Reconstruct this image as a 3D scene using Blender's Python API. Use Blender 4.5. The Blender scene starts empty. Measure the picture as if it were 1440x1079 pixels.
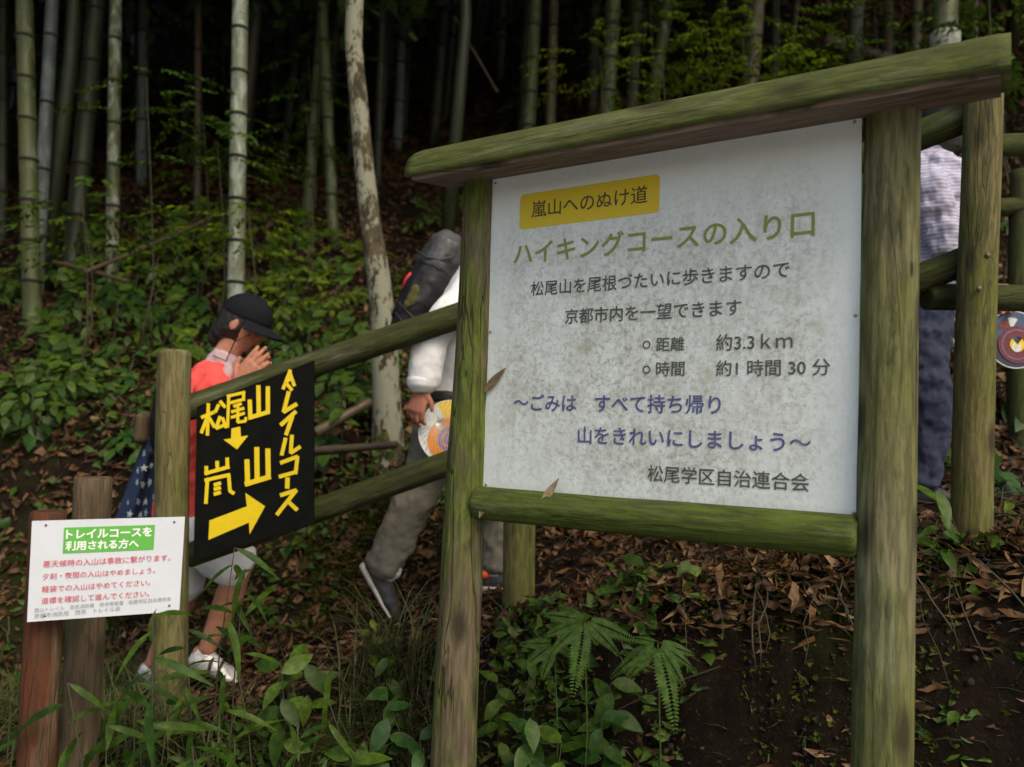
import bpy, bmesh, math, random
import numpy as np
from mathutils import Vector, Matrix, noise
random.seed(7); rng = np.random.default_rng(7)
S = bpy.context.scene; COL = S.collection
rad = math.radians

# ------------------------------------------------------------ camera
F_PX, PITCH, ROLL = 1115.0, .0577, .0325
Rv = Vector((1, 0, 0)); Fv = Vector((0, math.cos(PITCH), math.sin(PITCH))); Uv = Vector((0, -math.sin(PITCH), math.cos(PITCH)))
Rc = Rv*math.cos(ROLL) + Uv*math.sin(ROLL); Uc = Uv*math.cos(ROLL) - Rv*math.sin(ROLL)
cd = bpy.data.cameras.new('camera'); cam = bpy.data.objects.new('camera', cd); COL.objects.link(cam)
cam.matrix_world = Matrix(((Rc.x, Uc.x, -Fv.x, 0), (Rc.y, Uc.y, -Fv.y, 0), (Rc.z, Uc.z, -Fv.z, 0), (0, 0, 0, 1)))
cd.sensor_width = 36; cd.lens = 36*F_PX/1440; cd.clip_start = .05; cd.clip_end = 400
cd.dof.use_dof = True; cd.dof.focus_distance = 2.15; cd.dof.aperture_fstop = 2.2
S.camera = cam
# ------------------------------------------------------------ light
w = bpy.data.worlds.new('World'); S.world = w; w.use_nodes = True
wn = w.node_tree.nodes; sky = wn.new('ShaderNodeTexSky'); sky.sky_type = 'NISHITA'; sky.sun_disc = False
SUN_EL, SUN_AZ = rad(48), rad(146)          # azimuth measured from +Y towards +X
sky.sun_elevation = SUN_EL; sky.sun_rotation = SUN_AZ; sky.dust_density = 3.0; sky.air_density = 1.0
w.node_tree.links.new(sky.outputs[0], wn['Background'].inputs[0]); wn['Background'].inputs[1].default_value = .12
sd = bpy.data.lights.new('sun', 'SUN'); sun = bpy.data.objects.new('sun', sd); COL.objects.link(sun)
sd.energy = 1.1; sd.angle = rad(25); sd.color = (1, .96, .90)
sdir = Vector((math.sin(SUN_AZ)*math.cos(SUN_EL), math.cos(SUN_AZ)*math.cos(SUN_EL), math.sin(SUN_EL)))
sun.rotation_euler = sdir.to_track_quat('Z', 'Y').to_euler()
S.view_settings.view_transform = 'Standard'; S.view_settings.look = 'None'
S.view_settings.exposure = .75; S.view_settings.gamma = 1
S.view_settings.use_white_balance = True; S.view_settings.white_balance_temperature = 7600; S.view_settings.white_balance_tint = 6
S.render.engine = 'CYCLES'; S.cycles.max_bounces = 6; S.cycles.diffuse_bounces = 3; S.cycles.glossy_bounces = 2; S.cycles.transmission_bounces = 3

# ------------------------------------------------------------ helpers
def at(px, py, Y):
    """the point seen at pixel (px,py) of the 1440-wide photo, Y metres ahead"""
    r = Fv + Rc*((px-720)/F_PX) - Uc*((py-539.5)/F_PX)
    return r*(Y/r.y)
def lerp(a, b, t): return a+(b-a)*t
def tag(o, label=None, cat=None, group=None, kind=None):
    for k, v in (('label', label), ('category', cat), ('group', group), ('kind', kind)):
        if v: o[k] = v
    return o
def thing(name, label, cat, loc=(0, 0, 0), group=None, rz=0):
    o = bpy.data.objects.new(name, None); COL.objects.link(o); o.location = loc; o.rotation_euler = (0, 0, rz)
    o.empty_display_size = .1
    return tag(o, label, cat, group)
def put(name, me, mat=None, parent=None, world=True):
    """link a mesh; world=True: its vertices are world coordinates also under a moved parent"""
    o = bpy.data.objects.new(name, me); COL.objects.link(o)
    if mat is not None and not me.materials:
        for m in (mat if isinstance(mat, (list, tuple)) else [mat]): me.materials.append(m)
    if parent is not None:
        o.parent = parent
        if world: o.matrix_parent_inverse = pmat(parent).inverted()
    return o
def pmat(p):
    m = p.matrix_parent_inverse @ Matrix.LocRotScale(p.location, p.rotation_euler, p.scale)
    return (pmat(p.parent) @ m) if p.parent else m
def mesh(verts, faces, smooth=True):
    me = bpy.data.meshes.new('mesh'); me.from_pydata([tuple(v) for v in verts], [], faces)
    if smooth: me.polygons.foreach_set('use_smooth', [True]*len(me.polygons))
    me.update(); return me
def bm_mesh(bm, smooth=True):
    me = bpy.data.meshes.new('mesh'); bm.normal_update(); bm.to_mesh(me); bm.free()
    if smooth: me.polygons.foreach_set('use_smooth', [True]*len(me.polygons))
    return me
def mass(V, Fc, smooth=False):
    """V (n,k,3) instances of a template with faces Fc (m,3 or 4)"""
    n, k, _ = V.shape; Fc = np.asarray(Fc); c = Fc.shape[1]
    F_ = (Fc[None]+(np.arange(n)*k)[:, None, None]).reshape(-1, c)
    me = bpy.data.meshes.new('mesh'); me.vertices.add(n*k); me.vertices.foreach_set('co', V.astype(np.float32).ravel())
    me.loops.add(F_.size); me.loops.foreach_set('vertex_index', F_.astype(np.int32).ravel())
    me.polygons.add(len(F_)); me.polygons.foreach_set('loop_start', np.arange(len(F_), dtype=np.int32)*c)
    me.update(calc_edges=True)
    if smooth: me.polygons.foreach_set('use_smooth', [True]*len(F_))
    return me
def copy_tree(o, parent=None):
    c = o.copy(); COL.objects.link(c); c.parent = parent
    for ch in list(o.children): copy_tree(ch, c)
    return c
def tube(bm, pts, rs, n=8, cap=True):
    rings = []; pts = [Vector(p) for p in pts]
    ref = Vector((.3, .2, .9))
    for i, p in enumerate(pts):
        t = (pts[min(i+1, len(pts)-1)]-pts[max(i-1, 0)]).normalized()
        if abs(t.dot(ref.normalized())) > .95: ref = Vector((1, .1, 0))
        a = t.cross(ref).normalized(); b = t.cross(a)
        r = rs[i] if isinstance(rs, (list, tuple)) else rs
        rings.append([bm.verts.new(p+(a*math.cos(2*math.pi*k/n)+b*math.sin(2*math.pi*k/n))*r) for k in range(n)])
    for A, B in zip(rings, rings[1:]):
        for k in range(n): bm.faces.new((A[k], A[(k+1) % n], B[(k+1) % n], B[k]))
    if cap and n > 2:
        bm.faces.new(rings[0][::-1]); bm.faces.new(rings[-1])
def loft(bm, pts, radii, side, n=20):
    """closed body of elliptical rings: radii (half width along side, half depth), domed ends"""
    pts = [Vector(p) for p in pts]; side = Vector(side); rings = []
    m = len(pts)
    T0 = (pts[0]-pts[1]).normalized(); T1 = (pts[-1]-pts[-2]).normalized()
    P = [pts[0]+T0*min(radii[0])*.45]+pts+[pts[-1]+T1*min(radii[-1])*.45]
    Rr = [(radii[0][0]*.6, radii[0][1]*.6)]+list(radii)+[(radii[-1][0]*.6, radii[-1][1]*.6)]
    for i, p in enumerate(P):
        t = (P[min(i+1, m+1)]-P[max(i-1, 0)]).normalized()
        s = (side-t*side.dot(t))
        s = s.normalized() if s.length > 1e-3 else t.orthogonal().normalized()
        u = t.cross(s)
        rings.append([bm.verts.new(p+s*Rr[i][0]*math.cos(2*math.pi*k/n)+u*Rr[i][1]*math.sin(2*math.pi*k/n)) for k in range(n)])
    for A, B in zip(rings, rings[1:]):
        for k in range(n): bm.faces.new((A[k], A[(k+1) % n], B[(k+1) % n], B[k]))
    bm.faces.new(rings[0][::-1]); bm.faces.new(rings[-1])
def box(bm, c, hx, hy, hz, M=None):
    vs = [Vector((sx*hx, sy*hy, sz*hz)) for sx in (-1, 1) for sy in (-1, 1) for sz in (-1, 1)]
    vs = [bm.verts.new(((M @ v) if M else v)+Vector(c)) for v in vs]
    for f in ((0, 1, 3, 2), (4, 6, 7, 5), (0, 4, 5, 1), (2, 3, 7, 6), (0, 2, 6, 4), (1, 5, 7, 3)): bm.faces.new([vs[i] for i in f])
def ball(bm, c, r, M=None, sub=2):
    g = bmesh.ops.create_icosphere(bm, subdivisions=sub, radius=1)
    for v in g['verts']:
        q = Vector((v.co.x*r[0], v.co.y*r[1], v.co.z*r[2])); v.co = ((M @ q) if M else q)+Vector(c)
def remesh(bm, voxel, smooth=4, wrinkle=0, wsize=.12):
    me = bm_mesh(bm); o = bpy.data.objects.new('tmp', me); COL.objects.link(o)
    m = o.modifiers.new('r', 'REMESH'); m.mode = 'VOXEL'; m.voxel_size = voxel; m.use_smooth_shade = True
    if smooth: s = o.modifiers.new('s', 'SMOOTH'); s.iterations = smooth; s.factor = .5
    if wrinkle:
        tx = bpy.data.textures.new('folds', 'CLOUDS'); tx.noise_scale = wsize
        d = o.modifiers.new('d', 'DISPLACE'); d.texture = tx; d.strength = wrinkle; d.mid_level = .5; d.texture_coords = 'LOCAL'
    dg = bpy.context.evaluated_depsgraph_get(); out = bpy.data.meshes.new_from_object(o.evaluated_get(dg))
    bpy.data.objects.remove(o); out.materials.clear()
    out.polygons.foreach_set('use_smooth', [True]*len(out.polygons)); return out

# ------------------------------------------------------------ materials
def new_mat(name):
    m = bpy.data.materials.new(name); m.use_nodes = True; nt = m.node_tree
    return m, nt, nt.nodes['Principled BSDF']
def nd(nt, t, **kw):
    n = nt.nodes.new(t)
    for k, v in kw.items():
        if k in n.inputs: n.inputs[k].default_value = v
        else: setattr(n, k, v)
    return n
def ramp(nt, src, stops, interp='LINEAR'):
    r = nt.nodes.new('ShaderNodeValToRGB'); r.color_ramp.interpolation = interp
    els = r.color_ramp.elements
    while len(els) < len(stops): els.new(.5)
    for e, (p, c) in zip(els, stops):
        e.position = p; e.color = (c, c, c, 1) if not isinstance(c, tuple) else (*c, 1)
    nt.links.new(src, r.inputs[0]); return r.outputs[0]
def coords(nt, scale, kind='Object', rnd=True):
    tc = nt.nodes.new('ShaderNodeTexCoord'); mp = nt.nodes.new('ShaderNodeMapping'); mp.inputs['Scale'].default_value = scale
    src = tc.outputs[kind]
    if rnd:
        oi = nt.nodes.new('ShaderNodeObjectInfo'); va = nt.nodes.new('ShaderNodeVectorMath'); va.operation = 'MULTIPLY_ADD'
        cx = nt.nodes.new('ShaderNodeCombineXYZ'); 
        for i in range(3): nt.links.new(oi.outputs['Random'], cx.inputs[i])
        nt.links.new(cx.outputs[0], va.inputs[0]); va.inputs[1].default_value = (13, 7, 11); nt.links.new(src, va.inputs[2]); src = va.outputs[0]
    nt.links.new(src, mp.inputs[0]); return mp.outputs[0]
def noise_t(nt, vec, scale, detail=5, rough=.6, dist=0):
    n = nd(nt, 'ShaderNodeTexNoise', Scale=scale, Detail=detail, Roughness=rough, Distortion=dist); nt.links.new(vec, n.inputs['Vector']); return n.outputs['Fac']
def mix(nt, fac, a, b, mode='MIX'):
    m = nt.nodes.new('ShaderNodeMix'); m.data_type = 'RGBA'; m.blend_type = mode
    for s, v in ((m.inputs[0], fac), (m.inputs[6], a), (m.inputs[7], b)):
        if isinstance(v, (int, float)): s.default_value = v
        elif isinstance(v, tuple): s.default_value = (*v, 1)
        else: nt.links.new(v, s)
    return m.outputs[2]
def bump(nt, b, h, dist, strength=1):
    n = nd(nt, 'ShaderNodeBump', Strength=strength, Distance=dist); nt.links.new(h, n.inputs['Height']); nt.links.new(n.outputs[0], b.inputs['Normal'])
def plain(name, col, rough=.7, var=.25, scale=30, bd=0, metal=0, spec=None):
    m, nt, b = new_mat(name); v = coords(nt, (1, 1, 1)); f = noise_t(nt, v, scale)
    c = mix(nt, ramp(nt, f, [(.3, 0.), (.7, 1.)]), tuple(x*(1-var) for x in col), tuple(min(1, x*(1+var*.6)) for x in col))
    nt.links.new(c, b.inputs['Base Color']); b.inputs['Roughness'].default_value = rough; b.inputs['Metallic'].default_value = metal
    if spec is not None: b.inputs['Specular IOR Level'].default_value = spec
    if bd: bump(nt, b, f, bd)
    return m
def mossy_wood(name, wood_a, wood_b, moss_a, moss_b, amount, crack=.5, stretch=(14, 14, 1.6)):
    """weathered log: grain runs along local Z, algae in broad patches, dark checks and knots"""
    m, nt, b = new_mat(name)
    g = coords(nt, stretch); iso = coords(nt, (5, 5, 2.2)); fine = coords(nt, (60, 60, 18))
    grain = noise_t(nt, g, 1.6, 8, .65, .6)
    wood = mix(nt, ramp(nt, grain, [(.25, 0.), (.75, 1.)]), wood_a, wood_b)
    alg = noise_t(nt, iso, 1.3, 6, .62, .5)
    fn = noise_t(nt, fine, 1.0, 4, .7)
    moss = mix(nt, ramp(nt, fn, [(.3, 0.), (.7, 1.)]), moss_a, moss_b)
    lo = .62-amount*.42
    c = mix(nt, ramp(nt, alg, [(lo, 0.), (lo+.17, .92)]), wood, moss)
    wv = nd(nt, 'ShaderNodeTexNoise', Scale=1.0, Detail=3, Roughness=.5, Distortion=1.4)
    nt.links.new(coords(nt, (11, 11, .75)), wv.inputs['Vector'])
    ck = ramp(nt, wv.outputs['Fac'], [(.482, 0.), (.497, 1.), (.503, 1.), (.518, 0.)])
    pat = ramp(nt, noise_t(nt, coords(nt, (4, 4, 1.3)), 1.2, 2), [(.42, 0.), (.52, 1.)])
    vo = nd(nt, 'ShaderNodeTexVoronoi', Scale=1.0); nt.links.new(coords(nt, (9, 9, 3.2)), vo.inputs['Vector']); knot = ramp(nt, vo.outputs['Distance'], [(.10, .9), (.24, 0.)])
    mm = nt.nodes.new('ShaderNodeMath'); mm.operation = 'MULTIPLY'; nt.links.new(ck, mm.inputs[0]); nt.links.new(pat, mm.inputs[1])
    m2 = nt.nodes.new('ShaderNodeMath'); m2.operation = 'MULTIPLY'; nt.links.new(mm.outputs[0], m2.inputs[0]); m2.inputs[1].default_value = crack
    c = mix(nt, m2.outputs[0], c, (.035, .028, .018))
    stain = ramp(nt, noise_t(nt, coords(nt, (8, 8, 1.8)), 1.0, 6, .65, 1.8), [(.58, 0.), (.68, .85)])
    c = mix(nt, stain, c, (.045, .04, .022))
    pale = ramp(nt, noise_t(nt, coords(nt, (9, 9, 1.6)), 1.0, 6, .7), [(.54, 0.), (.68, .4)])
    c = mix(nt, pale, c, (.24, .25, .16))
    c = mix(nt, knot, c, (.03, .024, .014)); c = mix(nt, ramp(nt, noise_t(nt, coords(nt, (90, 90, 9)), 1, 3, .6), [(.42, .45), (.56, 0.)]), c, (.03, .028, .016))
    nt.links.new(c, b.inputs['Base Color']); b.inputs['Roughness'].default_value = .85; b.inputs['Specular IOR Level'].default_value = .2
    h = mix(nt, m2.outputs[0], grain, (0, 0, 0)); h = mix(nt, .35, h, fn); bump(nt, b, h, .010, 1)
    return m
def leaf_mat(name, stops, rough=.4, transl=.3, spec=.5, bumpd=0):
    m, nt, b = new_mat(name)
    geo = nt.nodes.new('ShaderNodeNewGeometry'); oi = nt.nodes.new('ShaderNodeObjectInfo')
    ad = nt.nodes.new('ShaderNodeMath'); ad.operation = 'ADD'; nt.links.new(geo.outputs['Random Per Island'], ad.inputs[0]); nt.links.new(oi.outputs['Random'], ad.inputs[1])
    fr = nt.nodes.new('ShaderNodeMath'); fr.operation = 'FRACT'; nt.links.new(ad.outputs[0], fr.inputs[0])
    n = len(stops); c = ramp(nt, fr.outputs[0], [(i/(n-1), s) for i, s in enumerate(stops)])
    tc = coords(nt, (1, 1, 1), rnd=False); f = noise_t(nt, tc, 45, 3)
    c = mix(nt, ramp(nt, f, [(.35, .55), (.65, 0.)]), c, (.03, .035, .01), 'MULTIPLY')
    nt.links.new(c, b.inputs['Base Color']); b.inputs['Roughness'].default_value = rough; b.inputs['Specular IOR Level'].default_value = spec
    if transl:
        tr = nt.nodes.new('ShaderNodeBsdfTranslucent'); nt.links.new(c, tr.inputs[0])
        mx = nt.nodes.new('ShaderNodeMixShader'); mx.inputs[0].default_value = transl
        nt.links.new(b.outputs[0], mx.inputs[1]); nt.links.new(tr.outputs[0], mx.inputs[2]); nt.links.new(mx.outputs[0], nt.nodes['Material Output'].inputs[0])
    return m

M = {}
M['post'] = mossy_wood('post_wood', (.12, .11, .05), (.22, .205, .12), (.078, .092, .02), (.155, .165, .055), .52, 1.0)
M['post_brown'] = mossy_wood('post_wood_bare', (.07, .05, .03), (.19, .145, .10), (.06, .095, .012), (.145, .185, .035), .50, 1.0)
M['cap'] = mossy_wood('cap_wood', (.06, .06, .024), (.11, .11, .05), (.048, .065, .012), (.10, .122, .03), .8, .3)
M['underside'] = mossy_wood('bare_underside', (.15, .10, .08), (.25, .18, .15), (.12, .11, .07), (.17, .15, .10), .12, .8)
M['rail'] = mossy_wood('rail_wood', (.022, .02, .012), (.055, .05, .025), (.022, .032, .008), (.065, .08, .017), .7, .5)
M['lower_rail'] = mossy_wood('lower_rail_wood', (.045, .052, .018), (.11, .12, .045), (.048, .08, .01), (.105, .145, .024), .8, .6)
M['fence_post'] = mossy_wood('fence_post_wood', (.13, .105, .042), (.20, .17, .08), (.075, .085, .018), (.15, .155, .042), .45, .5)
M['stake_red'] = mossy_wood('red_stake_wood', (.07, .02, .010), (.125, .04, .02), (.045, .022, .01), (.08, .035, .014), .15, .7)
M['stake_brown'] = mossy_wood('brown_stake_wood', (.075, .05, .03), (.14, .10, .065), (.06, .06, .02), (.1, .1, .03), .2, .5)
M['screw'] = plain('galvanised_steel', (.35, .35, .34), .35, .2, 200, metal=.8)
M['rust'] = plain('rusty_bolt', (.16, .10, .07), .6, .4, 200, metal=.4)
M['yellow'] = plain('yellow_label', (.68, .50, .02), .5, .12, 25)
M['tape'] = plain('yellow_tape', (.78, .56, .012), .55, .06, 60)
M['black'] = plain('black_board', (.0035, .004, .0035), .75, .5, 20, spec=.12)
M['ink'] = plain('faded_ink', (.05, .055, .045), .6, .3, 60)
M['ink_green'] = plain('faded_green_ink', (.20, .26, .05), .6, .15, 60)
M['ink_blue'] = plain('faded_blue_ink', (.055, .065, .20), .6, .2, 60)
M['white_panel'] = plain('white_sign_panel', (.60, .64, .72), .45, .05, 12)
M['green_header'] = plain('green_header', (.10, .42, .07), .5, .08, 20)
M['white_ink'] = plain('white_ink', (.8, .82, .8), .5, .05, 20)
M['red_ink'] = plain('red_ink', (.60, .05, .09), .5, .1, 20)
M['grey_ink'] = plain('grey_ink', (.28, .29, .31), .5, .1, 20)
M['skin'] = plain('skin', (.46, .20, .13), .65, .28, 26, .002, spec=.25)
M['skin_tan'] = plain('tanned_skin', (.38, .15, .10), .65, .3, 26, .002, spec=.25)
M['red_shirt'] = plain('red_shirt', (.88, .085, .075), .85, .18, 9, .004)
M['collar'] = plain('pale_towel', (.50, .36, .40), .95, .25, 160, .003)
M['white_cloth'] = plain('white_cloth', (.80, .80, .84), .85, .1, 18, .002)
M['cap_cloth'] = plain('black_cap', (.009, .010, .014), .9, .3, 60, spec=.15)
M['hair'] = plain('black_hair', (.012, .009, .008), .45, .4, 120, .002)
M['silver'] = plain('silver_shoe', (.62, .62, .62), .38, .25, 90, .003, metal=.35)
M['sole'] = plain('shoe_sole', (.45, .44, .42), .8, .2, 60)
M['dark_pack'] = plain('dark_rucksack', (.008, .009, .011), .75, .5, 30, .002, spec=.2)
M['pack'] = plain('grey_black_rucksack', (.012, .013, .016), .6, .8, 9, .006)
M['pack_top'] = plain('grey_rucksack_lid', (.05, .053, .056), .5, .95, 7, .006)
M['red_strap'] = plain('red_strap', (.50, .02, .04), .6, .2, 60)
M['olive'] = plain('olive_emblem', (.06, .052, .004), .7, .3, 60)
M['trousers'] = plain('grey_trousers', (.17, .155, .125), .9, .12, 30, .002)
M['belt'] = plain('black_belt', (.02, .018, .016), .5)
M['shoe'] = plain('dark_shoe', (.03, .032, .04), .7, .4, 80)
M['orange'] = plain('orange_shoe_tab', (.75, .10, .02), .6)
M['sock'] = plain('white_sock', (.6, .6, .6), .9)
M['jeans'] = plain('blue_jeans', (.028, .035, .075), .9, .35, 40, .002)
M['star_cloth'] = plain('navy_cloth', (.012, .028, .085), .9, .25, 40, .002)
M['star'] = plain('pale_star_print', (.42, .47, .50), .9, .2, 60)
M['culm_green'] = None

# white board face with lichen and dirt
def board_mat():
    m, nt, b = new_mat('weathered_white_board')
    v = coords(nt, (1, 1, 1), rnd=False)
    f1 = noise_t(nt, v, 14, 9, .8, .3); f2 = noise_t(nt, v, 75, 6, .85); f3 = noise_t(nt, v, 2.6, 3, .5)
    st = noise_t(nt, coords(nt, (34, 34, 4), rnd=False), 1.0, 6, .75)
    tc = nt.nodes.new('ShaderNodeTexCoord'); sep = nt.nodes.new('ShaderNodeSeparateXYZ'); nt.links.new(tc.outputs['UV'], sep.inputs[0])
    ex = ramp(nt, sep.outputs[0], [(0, .25), (.10, 1.), (.86, 1.), (.97, .15)]); ez = ramp(nt, sep.outputs[1], [(0, .5), (.1, 1.), (.72, 1.), (.93, .12)])
    def mul(a, c):
        k = nt.nodes.new('ShaderNodeMath'); k.operation = 'MULTIPLY'
        for i, q in enumerate((a, c)):
            if isinstance(q, float): k.inputs[i].default_value = q
            else: nt.links.new(q, k.inputs[i])
        return k.outputs[0]
    e = mul(mul(ex, ez), ramp(nt, f3, [(.3, .55), (.6, 1.)]))
    c = mix(nt, mul(ramp(nt, f1, [(.38, 0.), (.58, 1.)]), mul(e, .62)), (.70, .76, .79), (.39, .405, .37))
    c = mix(nt, mul(ramp(nt, st, [(.48, 0.), (.66, 1.)]), mul(e, .35)), c, (.34, .35, .30))
    c = mix(nt, mul(ramp(nt, f2, [(.49, 0.), (.58, 1.)]), mul(e, .62)), c, (.22, .23, .17))
    sp = nd(nt, 'ShaderNodeTexVoronoi', Scale=42.0); nt.links.new(v, sp.inputs['Vector'])
    c = mix(nt, mul(ramp(nt, sp.outputs['Distance'], [(.18, 1.), (.42, 0.)]), mul(ramp(nt, noise_t(nt, v, 24, 3, .6), [(.46, 0.), (.58, 1.)]), .65)), c, (.68, .73, .75))
    c = mix(nt, mul(ramp(nt, noise_t(nt, v, 7, 6, .75), [(.58, 0.), (.70, 1.)]), mul(e, .35)), c, (.27, .30, .13))
    nt.links.new(c, b.inputs['Base Color']); b.inputs['Roughness'].default_value = .5; b.inputs['Specular IOR Level'].default_value = .3
    return m
M['board'] = board_mat()
def print_mat(name, col, keep):
    """worn print: the dirt of the board bites into the ink"""
    m, nt, b = new_mat(name); v = coords(nt, (1, 1, 1), rnd=False)
    f = noise_t(nt, v, 60, 6, .8)
    c = mix(nt, ramp(nt, f, [(.5, 0.), (.75, keep)]), col, (.42, .43, .38))
    nt.links.new(c, b.inputs['Base Color']); b.inputs['Roughness'].default_value = .6; return m
M['ink'] = print_mat('faded_ink', (.055, .06, .05), .45); M['ink_green'] = print_mat('faded_green_ink', (.20, .25, .045), .35)
M['ink_blue'] = print_mat('faded_blue_ink', (.06, .075, .22), .4); M['yellow'] = print_mat('yellow_label_print', (.66, .48, .015), .35)
M['label_ink'] = print_mat('label_ink', (.05, .04, .01), .2)

def culm_mat(name, a, bb, powder, patch):
    m, nt, b = new_mat(name)
    g = noise_t(nt, coords(nt, (20, 20, 3)), 1, 5, .6); c = mix(nt, ramp(nt, g, [(.35, 0.), (.65, 1.)]), a, bb)
    p = noise_t(nt, coords(nt, (9, 9, 4)), 1.4, 7, .7, .4)
    c = mix(nt, ramp(nt, p, [(.62-patch*.3, 0.), (.74-patch*.25, .9)]), c, powder)
    nt.links.new(c, b.inputs['Base Color']); b.inputs['Roughness'].default_value = .55; bump(nt, b, p, .003); return m
CULM = {'green': culm_mat('green_culm', (.030, .042, .010), (.068, .08, .022), (.13, .15, .09), .3),
        'pale': culm_mat('pale_culm', (.10, .12, .07), (.17, .19, .125), (.34, .38, .34), .5),
        'mixed': culm_mat('mixed_culm', (.035, .045, .014), (.08, .09, .035), (.30, .33, .28), .45),
        'grey': culm_mat('grey_culm', (.055, .07, .07), (.10, .12, .12), (.16, .19, .20), .4),
        'dark': culm_mat('dark_culm', (.012, .017, .006), (.026, .032, .011), (.05, .055, .03), .2),
        'brown': culm_mat('brown_culm', (.05, .032, .018), (.10, .07, .04), (.12, .09, .06), .2),
        'tan': culm_mat('tan_culm', (.08, .065, .032), (.13, .11, .06), (.24, .23, .16), .3)}
M['node'] = plain('dark_node_ring', (.010, .011, .006), .8, .4, 60)
M['sheath'] = plain('white_node_bloom', (.33, .34, .30), .85, .5, 25, .003)
def bark_mat():
    m, nt, b = new_mat('lichen_bark'); p = noise_t(nt, coords(nt, (16, 16, 8), rnd=False), 1.3, 8, .78, .3); q = noise_t(nt, coords(nt, (5, 5, 2.4), rnd=False), 1.0, 4, .6)
    c = mix(nt, ramp(nt, p, [(.40, 0.), (.60, 1.)]), (.022, .020, .008), (.11, .08, .045))
    mm = nt.nodes.new('ShaderNodeMath'); mm.operation = 'ADD'; nt.links.new(p, mm.inputs[0]); nt.links.new(q, mm.inputs[1])
    c = mix(nt, ramp(nt, mm.outputs[0], [(.97, 0.), (1.10, .9)]), c, (.25, .25, .19)); nt.links.new(c, b.inputs['Base Color']); b.inputs['Roughness'].default_value = .9; bump(nt, b, p, .01); return m
M['bark'] = bark_mat()
M['fine_bark'] = plain('twig_bark', (.05, .04, .022), .85, .4, 40)
GREENS = dict(
    moss=leaf_mat('moss_cushion', [(.03, .045, .006), (.06, .075, .010), (.09, .10, .015), (.04, .05, .01)], .9, .1, .1),
    mid=leaf_mat('mid_green_leaf', [(.035, .085, .008), (.06, .13, .012), (.10, .18, .018), (.04, .095, .012)], .5, .35, .3),
    bright=leaf_mat('bright_green_leaf', [(.10, .17, .012), (.14, .23, .015), (.22, .31, .02), (.07, .13, .012)], .5, .45, .3),
    dark=leaf_mat('dark_glossy_leaf', [(.022, .07, .014), (.035, .10, .016), (.055, .12, .018), (.022, .075, .016)], .45, .2, .25),
    blade=leaf_mat('bamboo_grass_leaf', [(.022, .07, .008), (.045, .115, .010), (.08, .15, .016), (.02, .06, .01)], .5, .4, .25),
    fern=leaf_mat('fern_leaf', [(.10, .20, .03), (.12, .24, .035), (.10, .21, .05), (.14, .24, .03)], .55, .35, .25),
    crown=leaf_mat('canopy_leaf', [(.03, .07, .012), (.05, .10, .02), (.04, .08, .015), (.06, .10, .02)], .5, .12),
    grass=leaf_mat('grass_blade', [(.05, .075, .015), (.09, .12, .03), (.13, .13, .04), (.05, .09, .02)], .6, .3))
LITTER = leaf_mat('dry_leaf', [(.04, .018, .008), (.13, .058, .024), (.24, .125, .055), (.075, .032, .013), (.30, .18, .095), (.085, .042, .017), (.04, .02, .01), (.14, .065, .026)], .65, .1, .3)
LITTER_FAR = leaf_mat('dry_leaf_far', [(.035, .018, .008), (.075, .038, .016), (.13, .07, .032), (.05, .024, .01), (.18, .10, .048)], .8, 0, .1)
DRY = leaf_mat('dry_bamboo_leaf', [(.22, .15, .09), (.30, .21, .13), (.26, .18, .11)], .6, .15)

# ------------------------------------------------------------ terrain
def sst(t): t = np.clip(t, 0, 1); return t*t*(3-2*t)
def ground(x, y):
    x = np.asarray(x, float); y = np.asarray(y, float)
    T = np.interp(x, [-12, -6, -2.5, -1.2, -.45, 0, .5, 1.5, 2.5, 4, 8, 14], [-2.6, -1.9, -1.38, -1.13, -.84, -.70, -.50, -.28, -.16, 0, .5, 1])
    ye = np.interp(x, [-4, -2, -1.2, -.5, .05, .5, 1.5, 3, 6], [2.5, 2.75, 2.8, 2.85, 2.80, 2.62, 2.22, 2.05, 1.9])
    G = np.interp(x, [-12, -3, -1, 0, 1, 3, 12], [-2.6, -1.55, -1.45, -1.40, -1.35, -1.3, -1.2])
    wb = np.interp(x, [-2, 0, .6, 3], [.55, .4, .24, .22])
    h = T+(G-T)*sst((ye-y)/wb)
    yb = np.interp(x, [-4, -1, 1, 3], [3.9, 3.85, 3.8, 3.75])
    k = np.maximum(0, y-yb); sl = np.interp(x, [-6, -1, 2, 6], [.66, .72, .80, .86])
    h = h+sl*np.minimum(k, 6)+.74*np.maximum(0, np.minimum(k, 48)-6)+.16*sst(k/.25)
    h = h+np.interp(x, [-4, -1.6, -.3], [.85, .6, 0])*sst(k/.8)
    h = h+.10*np.sin(1.3*x+.9*y)*sst(k/2)+.07*np.sin(2.9*x-1.7*y+1)*sst(k/1.5)
    return h
def gz(x, y): return float(ground(x, y))
def hit(px, py, y0=2.2, y1=30):
    Y = y0
    while Y < y1:
        p = at(px, py, Y)
        if p.z <= gz(p.x, p.y): return p
        Y += .03
    return at(px, py, y1)
N = 300
u = np.linspace(-1, 1, N); xs = 3.2*u+34*np.sign(u)*np.abs(u)**3.4
v = np.linspace(-1, 1, N+20); ys = 3.6+3.4*v+np.where(v > 0, 52, 30)*np.sign(v)*np.abs(v)**3.6
X, Y_ = np.meshgrid(xs, ys); Z = ground(X, Y_)
rough = np.array([[noise.fractal(Vector((a*2.2, b*2.2, 3.1)), 1, 2, 5)*.05+noise.noise(Vector((a*11, b*11, 0)))*.016 for a, b in zip(ra, rb)] for ra, rb in zip(X, Y_)])
Z = Z+rough
bx_ = 1.0*sst((Z*0+.6-np.abs(Y_-np.interp(X, [-2, 0, .6, 3], [2.6, 2.6, 2.5, 2.2])))/.6)
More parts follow.
